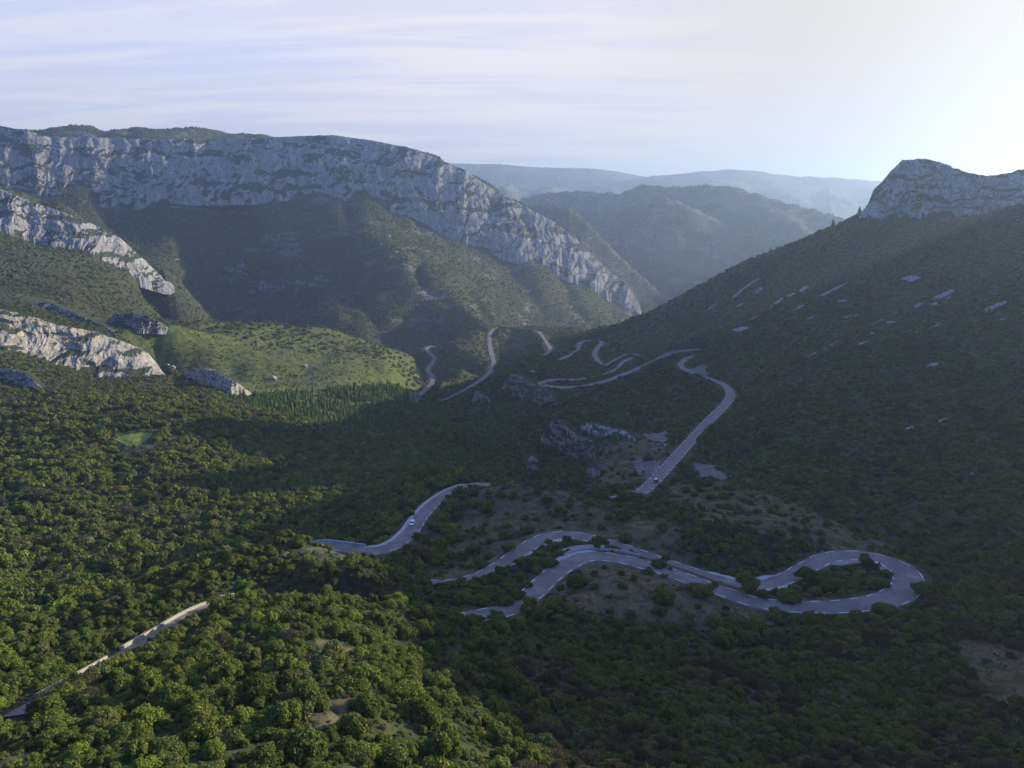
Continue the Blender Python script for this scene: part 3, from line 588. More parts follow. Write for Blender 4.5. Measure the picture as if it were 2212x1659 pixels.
def parapet(key, a, b_, side, off, hgt, thick, label, m=None):
    q = pick(key, a, b_); h = q[:, 3] / 2; o = side * (h + off); n_ = len(q)
    jit = 0.04 * np.sin(np.arange(n_) * 0.37)
    prof = [(0, -1.2), (0, hgt), (-0.05, hgt), (-0.05, hgt + .12), (thick + .05, hgt + .12), (thick + .05, hgt), (thick, hgt), (thick, -1.2)]
    g = ribbon(q, [o + side * p for p, _ in prof], [0] * 8)
    for i, (p_, z_) in enumerate(prof): g[:, i, 2] += z_ + (jit if z_ > 0 else 0)
    f = gridfaces(n_, 8); e = [np.array([[0, 1, 2, 3], [0, 3, 4, 7], [4, 5, 6, 7]])]
    e = np.concatenate([e[0], e[0] + 8 * (n_ - 1)])
    link('parapet', mesh_from('parapet', g.reshape(-1, 3), np.concatenate([f, e]), False, [m or M_STONE]), label=label, category='parapet', group='low walls along the mountain road')
parapet('a', (286,1402), (458,1302), -1, 0.2, 0.55, 0.4, 'long sunlit stone parapet in the bushes at the lower left')
parapet('a', (196,1455), (262,1415), -1, 0.2, 0.5, 0.4, 'shaded middle stretch of stone parapet left of the long sunlit one')
parapet('a', (118,1496), (168,1470), -1, 0.2, 0.35, 0.35, 'short stretch of stone parapet deep in the bushes at the far lower left')
parapet('a', (488,1290), (512,1281), -1, 0.2, 0.85, 0.45, 'tiny end piece of parapet right of the long sunlit one')
parapet('a', (676,1181), (780,1186), -1, 0.1, 0.75, 0.4, 'pale low wall where the road comes out behind the sunlit hill', M_CONC)
parapet('a', (1238,1203), (1372,1213), -1, 1.3, 0.55, 0.3, 'thin pale kerb wall round the outside of the lower bend', M_CONC)
parapet('a', (1440,766), (1528,756), 1, 0.3, 0.8, 0.35, 'pale low wall on the high far hairpin below the right mountain', M_CONC)
shoulder('a', (780,1188), (1012,1050), -1, -0.4, 1.1)
shoulder('a', (1118,1195), (1232,1156), -1, -0.3, 1.9)
shoulder('a', (1215,1224), (1290,1200), -1, -0.3, 1.5)
shoulder('a', (1235,1212), (1325,1202), -1, 1.5, 5.0, M_GRAVEL)
shoulder('a', (1516,1244), (1590,1264), 1, -0.3, 1.3)
shoulder('a', (1626,1264), (1690,1250), 1, -0.3, 1.5)
shoulder('a', (1640,1264), (1690,1250), -1, -0.3, 1.3)
shoulder('a', (1770,1208), (1962,1255), -1, -0.1, 2.6, M_GRAVEL)
shoulder('a', (1165,838), (1240,836), 1, -0.3, 0.7)


# ------------------------------------------------------------------ bushes and trees
def ico(sub):
    import bmesh
    bm = bmesh.new(); bmesh.ops.create_icosphere(bm, subdivisions=sub, radius=1); bm.verts.ensure_lookup_table()
    v = np.array([x.co[:] for x in bm.verts]); f = np.array([[y.index for y in x.verts] for x in bm.faces]); bm.free(); return v, f
ICO1, ICO2, ICO3 = ico(1), ico(2), ico(3)
def crown(name, seed, mat_, nb=9, nleaf=1500, leaf=0.11, height=1.5, low=0.0, core=0.84, style='leaf'):
    """a lumpy crown of radius 1 standing on z = 0: leaf sprays over several lobes, with twiggy lobes inside"""
    r = np.random.RandomState(seed); C, Rb = [], []
    for i in range(nb):
        a = r.rand() * 6.283; t = r.rand() ** 0.6; rad = 0.80 * t
        br = 0.17 + 0.22 * r.rand() * (1.2 - t * .5)
        z = low + br * .8 + (height - br * 1.8 - low) * r.rand() * (1 - 0.55 * t)
        C.append((math.cos(a) * rad, math.sin(a) * rad, z)); Rb.append(br)
    C.append((0, 0, low + height * 0.42)); Rb.append(0.5)
    C = np.array(C); Rb = np.array(Rb); V_, F_ = [], []; nbv = 0
    cv, cf = ICO2 if nleaf > 700 else ICO1
    if style == 'leaf':
        for c, b_ in zip(C, Rb):
            vv = cv * b_ * core; vv = vv * (1 + 0.3 * fbm(vv[:, 0] * 4 + seed, vv[:, 1] * 4, vv[:, 2] * 4, o=2))[:, None] + c
            V_.append(vv); F_.append(cf + nbv); nbv += len(vv)
    tri = [np.concatenate(F_)] if F_ else []
    k = r.choice(len(C), nleaf * 2, p=Rb ** 2 / (Rb ** 2).sum())
    d = r.normal(size=(nleaf * 2, 3)); d[:, 2] = d[:, 2] * .9 + 0.25; d /= np.linalg.norm(d, axis=1)[:, None]
    rad = Rb[k] * (0.80 + 0.30 * r.rand(len(k)) ** 1.5) * (1 + 0.42 * fbm(d[:, 0] * 3 + C[k, 0] * 3, d[:, 1] * 3, d[:, 2] * 3 + seed, o=2))
    p = C[k] + d * rad[:, None]
    ins = np.zeros(len(p), bool)
    for j in range(len(C)): ins |= (np.linalg.norm(p - C[j], axis=1) < Rb[j] * 0.74)
    keep = np.where(~ins & (p[:, 2] > 0.03))[0][:nleaf]; p = p[keep]; d = d[keep]
    nl = len(p); nrm = d + r.normal(size=(nl, 3)) * 0.55; nrm /= np.linalg.norm(nrm, axis=1)[:, None]
    up = r.normal(size=(nl, 3)); u = np.cross(nrm, up); u /= np.linalg.norm(u, axis=1)[:, None] + 1e-9; vv = np.cross(nrm, u)
    s = leaf * (0.55 + 0.9 * r.rand(nl))[:, None]; asp = (0.6 + 0.5 * r.rand(nl))[:, None]
    if style == 'twig': u = d + r.normal(size=(nl, 3)) * .5; s = s * 2.2; asp = asp * 0.16
    quad = np.stack([p - u * s, p - vv * s * asp + nrm * s * .15, p + u * s, p + vv * s * asp + nrm * s * .15], 1).reshape(-1, 3)
    V_.append(quad); quads = np.arange(nl * 4).reshape(-1, 4) + nbv
    return mesh_from(name, np.concatenate(V_), tri + [quads], False, [mat_])
def pine_crown(name, seed, mat_, nleaf=500, leaf=0.16):
    r = np.random.RandomState(seed); t = r.rand(nleaf) ** 0.75; z = 0.35 + t * 2.9
    rad = (1 - t) ** 0.8 * 0.92 * (0.55 + 0.45 * r.rand(nleaf)) * (0.82 + 0.18 * np.cos(z * 14)) + 0.05; a = r.rand(nleaf) * 6.283
    p = np.stack([np.cos(a) * rad, np.sin(a) * rad, z - rad * .25], 1); d = np.stack([np.cos(a), np.sin(a), 0.5 + 0 * a], 1)
    nrm = d + r.normal(size=(nleaf, 3)) * .4; nrm /= np.linalg.norm(nrm, axis=1)[:, None]; u = np.cross(nrm, r.normal(size=(nleaf, 3))); u /= np.linalg.norm(u, axis=1)[:, None]; v_ = np.cross(nrm, u)
    s = leaf * (0.6 + .8 * r.rand(nleaf))[:, None]; q = np.stack([p - u * s, p - v_ * s * .7, p + u * s, p + v_ * s * .7], 1).reshape(-1, 3)
    cone = []; m_ = 9
    for i in range(m_): cone.append((.55 * math.cos(i * 6.283 / m_), .55 * math.sin(i * 6.283 / m_), 0.45))
    cone.append((0, 0, 3.0)); cf = np.array([[i, (i + 1) % m_, m_] for i in range(m_)])
    return mesh_from(name, np.concatenate([np.array(cone), q]), [cf, np.arange(nleaf * 4).reshape(-1, 4) + m_ + 1], False, [mat_])
def trunk_mesh(name, seed, h=0.75, r0=0.085, stems=3, lean=0.25):
    r = np.random.RandomState(seed); V_, F_ = [], []; nb_ = 0
    for s in range(stems):
        a = r.rand() * 6.283; dx, dy = math.cos(a) * lean * (0.4 + r.rand()), math.sin(a) * lean * (0.4 + r.rand())
        rr = r0 * (1 if s == 0 else .6); hh = h * (0.8 + .4 * r.rand()); m_ = 6; L = 5
        for i in range(L):
            t = i / (L - 1); rad = rr * (1 - .65 * t); cx = dx * t ** 1.3; cy = dy * t ** 1.3
            for j in range(m_): V_.append((cx + rad * math.cos(j * 6.283 / m_), cy + rad * math.sin(j * 6.283 / m_), -0.12 + (hh + .12) * t))
        for i in range(L - 1):
            for j in range(m_): F_.append((nb_ + i * m_ + j, nb_ + i * m_ + (j + 1) % m_, nb_ + (i + 1) * m_ + (j + 1) % m_, nb_ + (i + 1) * m_ + j))
        nb_ += L * m_
    return mesh_from(name, np.array(V_), np.array(F_), True, [M_BARK])
KM = dict(oak=M_OAK, olive=M_OLIVE, lime=M_LIME, brown=M_BROWN)
HI = {k: [] for k in KM}; MID = {k: [] for k in KM}; LOW = {k: [] for k in KM}
for k, m_ in KM.items():
    for s in range(4 if k == 'oak' else 2):
        sd = 10 * list(KM).index(k) + s + 1; nb = (17, 12, 22, 14)[s]; hh = (1.45, 1.25, 1.35, 1.65)[s]; st = 'twig' if k == 'brown' else 'leaf'
        HI[k].append(crown('crown', sd, m_, nb, 4600 if st == 'leaf' else 2600, 0.052, hh, style=st))
        MID[k].append(crown('crown', sd + 50, m_, nb, 650 if st == 'leaf' else 600, 0.13, hh, style=st))
        LOW[k].append(crown('crown', sd + 90, m_, max(5, nb // 2), 150, 0.24, hh, style='leaf'))
PINE_M = [pine_crown('crown', 200 + i, M_PINE) for i in range(3)]
TRUNKS = [trunk_mesh('trunk', 300 + i) for i in range(3)]
TALLT = [trunk_mesh('trunk', 310 + i, 1.0, 0.07, 2, 0.16) for i in range(2)]

PROTO = bpy.data.collections.new('shrub_kinds')      # never linked to the scene: sources for the scattered cover
plist = []
def proto(me):
    o = bpy.data.objects.new('p%03d' % len(plist), me); PROTO.objects.link(o); plist.append(o); return len(plist) - 1
IDX = {}
for nm, T_ in (('hi', HI), ('mid', MID), ('low', LOW)):
    for k in KM: IDX[nm, k] = [proto(x) for x in T_[k]]
IDX['pine'] = [proto(x) for x in PINE_M]
gn = bpy.data.node_groups.new('scatter', 'GeometryNodeTree')
gn.interface.new_socket('Geometry', in_out='INPUT', socket_type='NodeSocketGeometry'); gn.interface.new_socket('Geometry', in_out='OUTPUT', socket_type='NodeSocketGeometry')
g = NT(gn); gi = g.n('NodeGroupInput'); go = g.n('NodeGroupOutput')
def attr(nm, ty): return g.n('GeometryNodeInputNamedAttribute', {'Name': nm}, data_type=ty).outputs['Attribute']
ci = g.n('GeometryNodeCollectionInfo', {'Collection': PROTO, 'Separate Children': True, 'Reset Children': True})
iop = g.n('GeometryNodeInstanceOnPoints', {'Points': gi.outputs[0], 'Instance': ci.outputs[0], 'Pick Instance': True, 'Instance Index': attr('pi', 'INT'), 'Rotation': attr('rot', 'FLOAT_VECTOR'), 'Scale': attr('scl', 'FLOAT_VECTOR')})
g.t.links.new(iop.outputs[0], go.inputs[0])
def scatter(name, pos, rot, scl, pi, **props):
    me = bpy.data.meshes.new(name); me.vertices.add(len(pos)); me.vertices.foreach_set('co', np.asarray(pos, np.float32).ravel())
    for nm, ty, arr in (('rot', 'FLOAT_VECTOR', rot), ('scl', 'FLOAT_VECTOR', scl)):
        at = me.attributes.new(nm, ty, 'POINT'); at.data.foreach_set('vector', np.asarray(arr, np.float32).ravel())
    at = me.attributes.new('pi', 'INT', 'POINT'); at.data.foreach_set('value', np.asarray(pi, np.int32))
    o = link(name, me, kind='stuff', **props); md = o.modifiers.new('scatter', 'NODES'); md.node_group = gn; return o

def cand(sp, x0, x1, y0, y1, seed):
    r = np.random.RandomState(seed); gx = np.arange(x0, x1, sp); gy = np.arange(y0, y1, sp); a, b_ = np.meshgrid(gx, gy)
    a = (a + (r.rand(*a.shape) - .5) * sp * 1.0).ravel(); b_ = (b_ + (r.rand(*b_.shape) - .5) * sp * 1.0).ravel()
    rr = np.hypot(a, b_); ph = np.arctan2(a, b_); ok = (np.abs(ph) < R(43)) & (rr > 34)
    a, b_, rr = a[ok], b_[ok], rr[ok]
    ii, jj = tidx(a, b_); ii = ii.astype(int); jj = jj.astype(int)
    s = gz(a, b_) / rr; ok = s > RUN[ii, jj] - 0.05 - 4.0 / rr
    a, b_, rr, ii, jj = a[ok], b_[ok], rr[ok], ii[ok], jj[ok]
    z = gz(a, b_); px, py = proj(a, b_, z)
    return dict(x=a, y=b_, r=rr, z=z, px=px, py=py, md=np.where(mind[ii, jj] > 1e8, 99, mind[ii, jj]), gr=G_GRASS[ii, jj], gg=zh[ii, jj], zm=zm[ii, jj], bare=zbare[ii, jj], gx=zg[ii, jj] + zc_[ii, jj], rs=r)
NOGO = []     # (x, y, radius) kept free for the objects placed one by one
KN = ['oak', 'olive', 'lime', 'brown']
ALL = []
def take(c, keep, rad, hsc, kindp, lod, pine=None):
    r = c['rs']; n_ = len(c['x']); kd = np.array([r.choice(4, p=kindp)] * 0 + list(r.choice(4, n_, p=kindp))) if n_ else np.zeros(0, int)
    cln = fbm(c['x'] / 22 + 5, c['y'] / 22, o=2); kd = np.where((kd == 3) & (cln < -0.05), 0, kd)
    rt = (c['px'] > 1120) & (c['r'] < 900); kd = np.where(rt & (kd == 2), 1, kd); kd = np.where(rt & (kd == 0) & (cln > 0.12), 3, kd)
    kd = np.where(pine, 4, kd) if pine is not None else kd
    keep = keep & (c['md'] > 0.9 + rad * 0.75)
    for (a, b_, q) in NOGO: keep &= (np.hypot(c['x'] - a, c['y'] - b_) > q + rad * .5)
    k = np.where(keep)[0]
    ALL.append(np.stack([c['x'][k], c['y'][k], c['z'][k], rad[k], (hsc * np.ones(n_))[k], kd[k], c['px'][k], c['py'][k], c['r'][k], np.full(len(k), lod)], 1))

def b2(zx, zy, d): return (737.3 + zx / 3, 1105.9 + zy / 3, d / 3)
def b3(zx, zy, d): return (1474.6 + zx / 3, 1105.9 + zy / 3, d / 3)
def b5(zx, zy, d): return (737.3 + zx / 3, 691.2 + zy / 3, d / 3)
def b6(zx, zy, d): return (1474.6 + zx / 3, 691.2 + zy / 3, d / 3)
AREAS = [
 ('above the upper road bend', 'oak', [b2(1060,165,110), b2(1215,135,120), b2(1675,105,65), b2(1835,190,115), b2(1085,245,85), b2(935,88,48), b2(1190,42,50), b2(1270,48,60), b2(1380,32,38), b2(1515,52,42), b2(2105,310,65)]),
 ('between the two road bends', 'oak', [b2(1340,208,68), b2(1465,188,75), b2(1535,228,95), b2(1660,238,145), b2(1755,228,32), b2(1165,342,72), b2(1250,332,85), b2(1355,350,120), b2(1405,285,90), b2(1270,395,70), b2(2060,352,105), b2(2130,375,38)]),
 ('on the grassy mound', 'oak', [b2(1418,498,68), b2(1530,480,150), b2(1640,495,62), b2(1990,398,75), b2(2075,570,175), b2(2060,662,98), b2(1740,552,42), b2(1500,520,50), b2(1820,490,70)]),
 ('at the near edge of the upper road', 'oak', [b2(1015,455,95), b2(640,575,150), b2(780,580,150), b2(900,590,130), b2(1050,600,110), b2(1150,560,110), b2(560,525,85), b2(980,420,60), b2(1200,480,90), b2(700,500,110)]),
 ('between the white car and upper bend', 'oak', [b2(430,255,95), b2(357,292,82), b2(490,168,72), b2(650,65,140), b2(760,35,95), b2(600,100,100), b2(860,262,115), b2(560,230,110), b2(700,200,120), b2(780,300,110), b2(640,330,120), b2(900,350,100), b2(760,180,90), b2(960,300,70)]),
 ('below the left end of the lower road', 'oak', [b2(1215,640,170), b2(1370,640,180), b2(1480,650,110), b2(1300,690,140), b2(1000,700,110), b2(900,720,100)]),
 ('on the near verge of the hairpin', 'oak', [b3(110,535,150), b3(602,668,102), b3(1130,695,110), b3(1215,690,90), b3(1300,655,140), b3(1035,725,105), b3(205,478,60), b3(830,672,50)]),
 ('on the slope under the hairpin', 'oak', [b3(350,755,190), b3(205,730,130), b3(490,760,150), b3(250,860,200), b3(420,850,150)]),
 ('on the island inside the hairpin', 'oak', [b3(975,370,50), b3(1085,372,60), b3(690,570,165), b3(900,490,150), b3(1000,500,150), b3(1110,500,150), b3(1220,490,140), b3(1320,412,72), b3(1290,480,110), b3(850,540,100), b3(530,555,85), b3(940,430,110), b3(1040,440,110), b3(1150,430,110), b3(1240,430,90)]),
 ('on the dry slope near the lay-by', 'oak', [b6(50,1005,92), b6(275,1152,90), b6(180,1155,78), b6(300,1095,85), b6(120,1112,60), b6(25,1112,65), b6(425,1268,66), b6(580,1242,60), b6(300,1222,70), b6(240,1215,50), b6(400,1182,62), b6(125,1232,50), b6(890,1382,52), b6(160,1070,90), b6(80,1070,80)]),
 ('left of the straight road', 'oak', [b5(1985,912,70), b5(1885,908,38), b5(2085,1082,60), b5(1420,1240,100), b5(1690,1355,60), b5(1730,1292,90), b5(1830,1292,130), b5(780,1155,52), b5(690,1155,52), b5(850,1200,110), b5(940,1240,130), b5(1045,1150,60), b5(1110,1150,70), b5(1190,1170,60), b5(1480,1210,60)]),
]
TREES = [('oak_tree', b3(410,525,165), 'dark oak tree with white gaps under its crown between the two roads'), ('oak_tree', b3(788,445,122), 'tall brownish oak tree standing at the inner bend of the hairpin'),
 ('oak_tree', b3(1178,345,90), 'dark oak tree on the far inner edge of the hairpin beside the white block'), ('oak_tree', b3(1560,550,125), 'oak tree with a pale trunk on the outer tip of the hairpin'),
 ('oak_tree', b5(1838,1195,140), 'big black-green oak tree hiding the foot of the straight road'), ('oak_tree', b5(868,1130,60), 'dark upright tree at the end of the road with the white car')]
ORD = ['first', 'second', 'third', 'fourth', 'fifth', 'sixth', 'seventh', 'eighth', 'ninth', 'tenth', 'eleventh', 'twelfth', 'thirteenth', 'fourteenth', 'fifteenth', 'sixteenth']
EX = []
for area, kind, lst in AREAS:
    lst = sorted(lst)
    for i, (px, py, dm) in enumerate(lst):
        h_ = hit(px, py); dist = np.linalg.norm(h_); rad = dm / 2 / FPX * dist * 1.02
        i_, j_ = tidx(h_[0], h_[1]); edge = mind[int(i_), int(j_)]
        h_ = h_ * (1 + 0.0); EX.append((kind, h_[0], h_[1], h_[2], rad, area, i, len(lst), False)); NOGO.append((h_[0], h_[1], rad * 1.02))
N_EXPL = len(EX) + len(TREES)
q_ = RP['a'][:int(near_i('a', 700, 1335))][::1]; nn_r = frame(q_); rr_ = np.random.RandomState(5); rows = []
for i in range(0, len(q_)):
    for rep_ in range(2):
        lf_ = proj(*q_[i, :3])[0] < 200
        if rr_.rand() < (0.97 if lf_ else 0.80):
            rd = (1.7 if lf_ else 1.3) + 1.1 * rr_.rand(); of = q_[i, 3] / 2 + rd * (0.55 + 0.35 * rr_.rand()) + rep_ * 2.2; x_, y_ = q_[i, 0] + nn_r[i, 0] * of, q_[i, 1] + nn_r[i, 1] * of
            z_ = float(gz(x_, y_)); a_, b_ = proj(x_, y_, z_); rows.append([x_, y_, z_, rd, 1.25, rr_.choice(4, p=[.6, .2, .1, .1]), a_, b_, math.hypot(x_, y_), 0])
ALL.append(np.array(rows))
for key_, pa_, pb_ in (('a',(1262,819),(1345,785)),('b',(1362,764),(1312,785)),('b',(1250,752),(1232,766)),('b',(1160,783),(1170,769)),('b',(1178,738),(1165,722)),('c',(1155,712),(1078,708)),
                      ('c',(1066,789),(1062,797)),('c',(1012,838),(905,868)),('a',(1546,760),(1520,766)),('a',(1508,808),(1530,818)),('a',(1492,950),(1522,922)),('a',(1300,1080),(1372,1070)),('a',(1380,796),(1420,776)),('a',(740,1224),(800,1241))):
    q_ = pick(key_, pa_, pb_); fr_ = frame(q_); rows = []
    for i in range(0, len(q_), 2):
        sd_ = 1 if (fr_[i] @ q_[i, :2]) < 0 else -1; rd = 1.3 + 1.2 * rr_.rand(); of = sd_ * (q_[i, 3] / 2 + rd * (0.6 + .4 * rr_.rand())); x_, y_ = q_[i, 0] + fr_[i, 0] * of, q_[i, 1] + fr_[i, 1] * of
        z_ = float(gz(x_, y_)); a_, b_ = proj(x_, y_, z_); rows.append([x_, y_, z_, rd, 1.2, rr_.choice(4, p=[.6, .2, .1, .1]), a_, b_, math.hypot(x_, y_), 1])
    ALL.append(np.array(rows))
# near ground, up to about 240 m
c = cand(2.45, -260, 260, 30, 245, 1); L = c['px'] < 1220 - (c['py'] < 1400) * (1400 - c['py']) * 1.3
nf = fbm(c['x'] / 14, c['y'] / 14 + 3, o=2)
rad = np.where(L, 0.8 + 2.1 * c['rs'].rand(len(nf)) ** 2.6, 0.9 + 1.1 * c['rs'].rand(len(nf)) ** 1.5)
dens = np.where(c['gx'] > .5, 0.09, np.where(L, 0.92 + nf * 0.6, 0.9 + nf * .5))
take(c, c['rs'].rand(len(nf)) < dens, rad, 0.6 + 0.75 * c['rs'].rand(len(nf)), [0.66, 0.16, 0.13, 0.05], 0)
c = cand(1.25, -260, 260, 30, 200, 2); nn_ = len(c['x'])
take(c, c['rs'].rand(nn_) < np.where(c['gx'] > .5, 0.34, 0.66), np.where(c['gx'] > .5, 0.6, 1.0) * (0.25 + 0.45 * c['rs'].rand(nn_)), 0.75, [0.42, 0.30, 0.16, 0.12], 1)
# forest and shrub slopes, 235 to 760 m
c = cand(3.1, -620, 620, 195, 900, 3); nn_ = len(c['x']); u = c['rs'].rand(nn_)
c['ok'] = (c['r'] >= 232) & (c['r'] < 900)
forest = (c['px'] < 1000) & (c['r'] < 640) & (c['gg'] < .5)
pin = inpoly(c['px'] + 6 * fbm(c['x'] / 20, c['y'] / 20, o=2) * 3, c['py'], PINES) & (c['r'] > 560)
nf = fbm(c['x'] / 30 + 8, c['y'] / 30, o=3)
rad = np.where(forest, 1.9 + 2.5 * c['rs'].rand(nn_) ** 1.3, 0.75 + 1.35 * c['rs'].rand(nn_) ** 1.7)
rad = np.where(c['gg'] > .5, 0.45 + 1.1 * c['rs'].rand(nn_) ** 2.5, rad); rad = np.where(pin, 0.9 + 1.6 * c['rs'].rand(nn_), rad)
dens = np.where(forest, 0.60 + nf * .2, 0.80 + nf * 0.75); dens = np.where(c['gg'] > .5, 0.34 + nf * 0.95, dens); dens = np.where(pin, 0.55 + nf * 0.5, dens)
dens = np.where(c['gx'] > .5, 0.16, dens); dens = np.where((c['bare'] > .5) | (c['zm'] > .5) | inpoly(c['px'], c['py'], [(240,938),(338,926),(336,975),(300,990),(250,985)]), 0.0, dens)
pin = pin & (c['rs'].rand(nn_) < 0.8)
take(c, c['ok'] & (u < dens), rad, 0.65 + 0.6 * c['rs'].rand(nn_), [0.60, 0.19, 0.08, 0.13], 1, pin)
# canyon walls and far slopes
c = cand(7.5, -1500, 900, 850, 2500, 4); nn_ = len(c['x']); nf = fbm(c['x'] / 70 + 8, c['y'] / 70, o=3)
take(c, (c['r'] >= 900) & (c['rs'].rand(nn_) < 0.72 + nf * 0.9), 1.6 + 2.2 * c['rs'].rand(nn_) ** 1.8, 0.7 + 0.3 * c['rs'].rand(nn_), [0.62, 0.18, 0.04, 0.16], 2)
c = cand(13, -400, 1900, 2500, 3500, 5); nn_ = len(c['x'])
take(c, c['rs'].rand(nn_) < 0.45 + fbm(c['x'] / 150, c['y'] / 150, o=3) * 1.1, 2.5 + 2.5 * c['rs'].rand(nn_), 0.9 + 0 * c['x'], [0.45, 0.3, 0.0, 0.25], 2)
S = np.concatenate(ALL)
# the 300 that show largest become objects of their own, the rest is cover
spot = {(int(a), int(b_)) for a, b_ in ()}
inview = (S[:, 6] > -10) & (S[:, 6] < 2222) & (S[:, 7] < 1680) & (S[:, 7] > 0)
ii, jj = tidx(S[:, 0], S[:, 1]); tops = (S[:, 2] + S[:, 3]) / S[:, 8]
seen = tops > RUN[ii.astype(int), jj.astype(int)]
app = np.where(inview & seen & (S[:, 5] < 4), S[:, 3] / S[:, 8], 0)
order = np.argsort(-app); n_ind = 300 - N_EXPL
ind = order[:n_ind]; rest = np.setdiff1d(np.arange(len(S)), ind)
Q = S[rest]; r = np.random.RandomState(77); n_ = len(Q)
lod = np.where(Q[:, 8] < 215, 0, np.where(Q[:, 8] < 700, 1, 2)); lod = np.maximum(lod, np.where(Q[:, 9] == 1, np.where(Q[:, 3] < 0.75, 1, 0), 0)); lod = np.where(Q[:, 9] == 2, 2, lod)
pi = np.zeros(n_, int); rv = r.randint(0, 1000, n_)
for li, ln in enumerate(('hi', 'mid', 'low')):
    for ki, k in enumerate(KN):
        m_ = (lod == li) & (Q[:, 5] == ki); ids = np.array(IDX[ln, k]); pi[m_] = ids[rv[m_] % len(ids)]
m_ = Q[:, 5] == 4; pi[m_] = np.array(IDX['pine'])[rv[m_] % 3]
rot = np.stack([(r.rand(n_) - .5) * .24, (r.rand(n_) - .5) * .24, r.rand(n_) * 6.283], 1)
scl = np.stack([Q[:, 3] * (0.75 + .5 * r.rand(n_)), Q[:, 3] * (0.8 + .4 * r.rand(n_)), Q[:, 3] * Q[:, 4]], 1)
pos = Q[:, :3].copy(); pos[:, 2] -= Q[:, 3] * 0.12
pinm = Q[:, 5] == 4; farm = Q[:, 8] > 900; rgt = (Q[:, 6] > 1000) & ~farm
for nm, mk in (('pine_wood', pinm), ('far_shrub_cover', farm & ~pinm), ('hillside_shrub_cover', rgt & ~pinm), ('forest_cover', ~rgt & ~farm & ~pinm)):
    if mk.any(): scatter(nm, pos[mk], rot[mk], scl[mk], pi[mk])
print('cover', n_, 'individual', len(ind))
ADJ = {'oak': 'dense dark green oak bush', 'olive': 'dull grey-green bush', 'lime': 'bright yellow-green shrub', 'brown': 'bare brown twiggy shrub'}
NMS = {'oak': 'oak_bush', 'olive': 'grey_bush', 'lime': 'green_shrub', 'brown': 'bare_shrub'}
def place_bush(kind, x, y, z, rad, hs, label, group, tall=False, cat='bush', name=None):
    e = bpy.data.objects.new(name or NMS[kind], None); e.empty_display_size = 0.5; col.objects.link(e)
    e.location = (x, y, z - rad * .08); e.rotation_euler = (0, 0, random.random() * 6.283); e['label'] = label; e['category'] = cat; e['group'] = group
    s = (rad * random.uniform(.8, 1.25), rad * random.uniform(.8, 1.2), rad * hs)
    c_ = bpy.data.objects.new('crown', random.choice(HI[kind])); col.objects.link(c_); c_.parent = e; c_.scale = s
    t_ = bpy.data.objects.new('trunk', random.choice(TALLT if tall else TRUNKS)); col.objects.link(t_); t_.parent = e
    if tall: c_.location.z = rad * 0.45; t_.scale = (rad, rad, rad * 1.0)
    else: t_.scale = (rad, rad, rad * hs)
    return e
def region(px, py, r_):
    if px < 1160 - max(0, 1500 - py) * 0.9 and r_ < 215:
        if px < 480 and py > 1330 and py < 1470: return 'beside the long parapet'
        if py > 1540: return 'low on the sunlit hill, ' + ('under the parapet' if px < 500 else 'at the shadow edge' if px > 850 else 'in the middle')
        if py > 1400: return 'on the sunlit hill ' + ('left of the stony clearing' if px < 640 else 'right of the stony clearing')
        return 'high on the sunlit hill ' + ('above the parapet' if px < 560 else 'near its rounded top')
    if py > 1560: return 'low on the shaded slope ' + ('under the near road bend' if px < 1650 else 'in the darkest corner')
    if py > 1440: return 'on the shaded slope ' + ('beside the sunlit hill' if px < 1350 else 'in front of the grassy mound' if px < 1750 else 'below the road hairpin')
    if py > 1330: return 'just below the lower road ' + ('near its leftmost visible end' if px < 1300 else 'by the grassy mound' if px < 1700 else 'under the hairpin')
    return 'in the shade ' + ('left of the roads' if px < 900 else 'between the roads' if px < 1400 else 'beyond the hairpin')
for i in ind:
    q = S[i]; k = KN[int(q[5])]; sz = 'large ' if q[3] > 2.3 else 'small ' if q[3] < 1.2 else ''
    place_bush(k, q[0], q[1], q[2], q[3], q[4], sz + ADJ[k] + ' ' + region(q[6], q[7], q[8]), ADJ[k] + 's ' + region(q[6], q[7], q[8]))

for kind, x, y, z, rad, area, i, n_l, tall in EX:
    sz = 'large ' if rad > 3.2 else 'small ' if rad < 1.5 else ''
    place_bush(kind, x, y, gz(x, y), rad, random.uniform(.78, 1.0), f'{sz}dark oak bush {area}, {ORD[i]} from left', 'round oak bushes around the road bends')
for nm, (px, py, dm), lab in TREES:
    h_ = hit(px, py); rad = dm / 2 / FPX * np.linalg.norm(h_)
    place_bush('oak', h_[0], h_[1], gz(h_[0], h_[1]), rad, 0.95, lab, 'oak trees beside the hairpin roads', tall=True, cat='tree', name=nm)


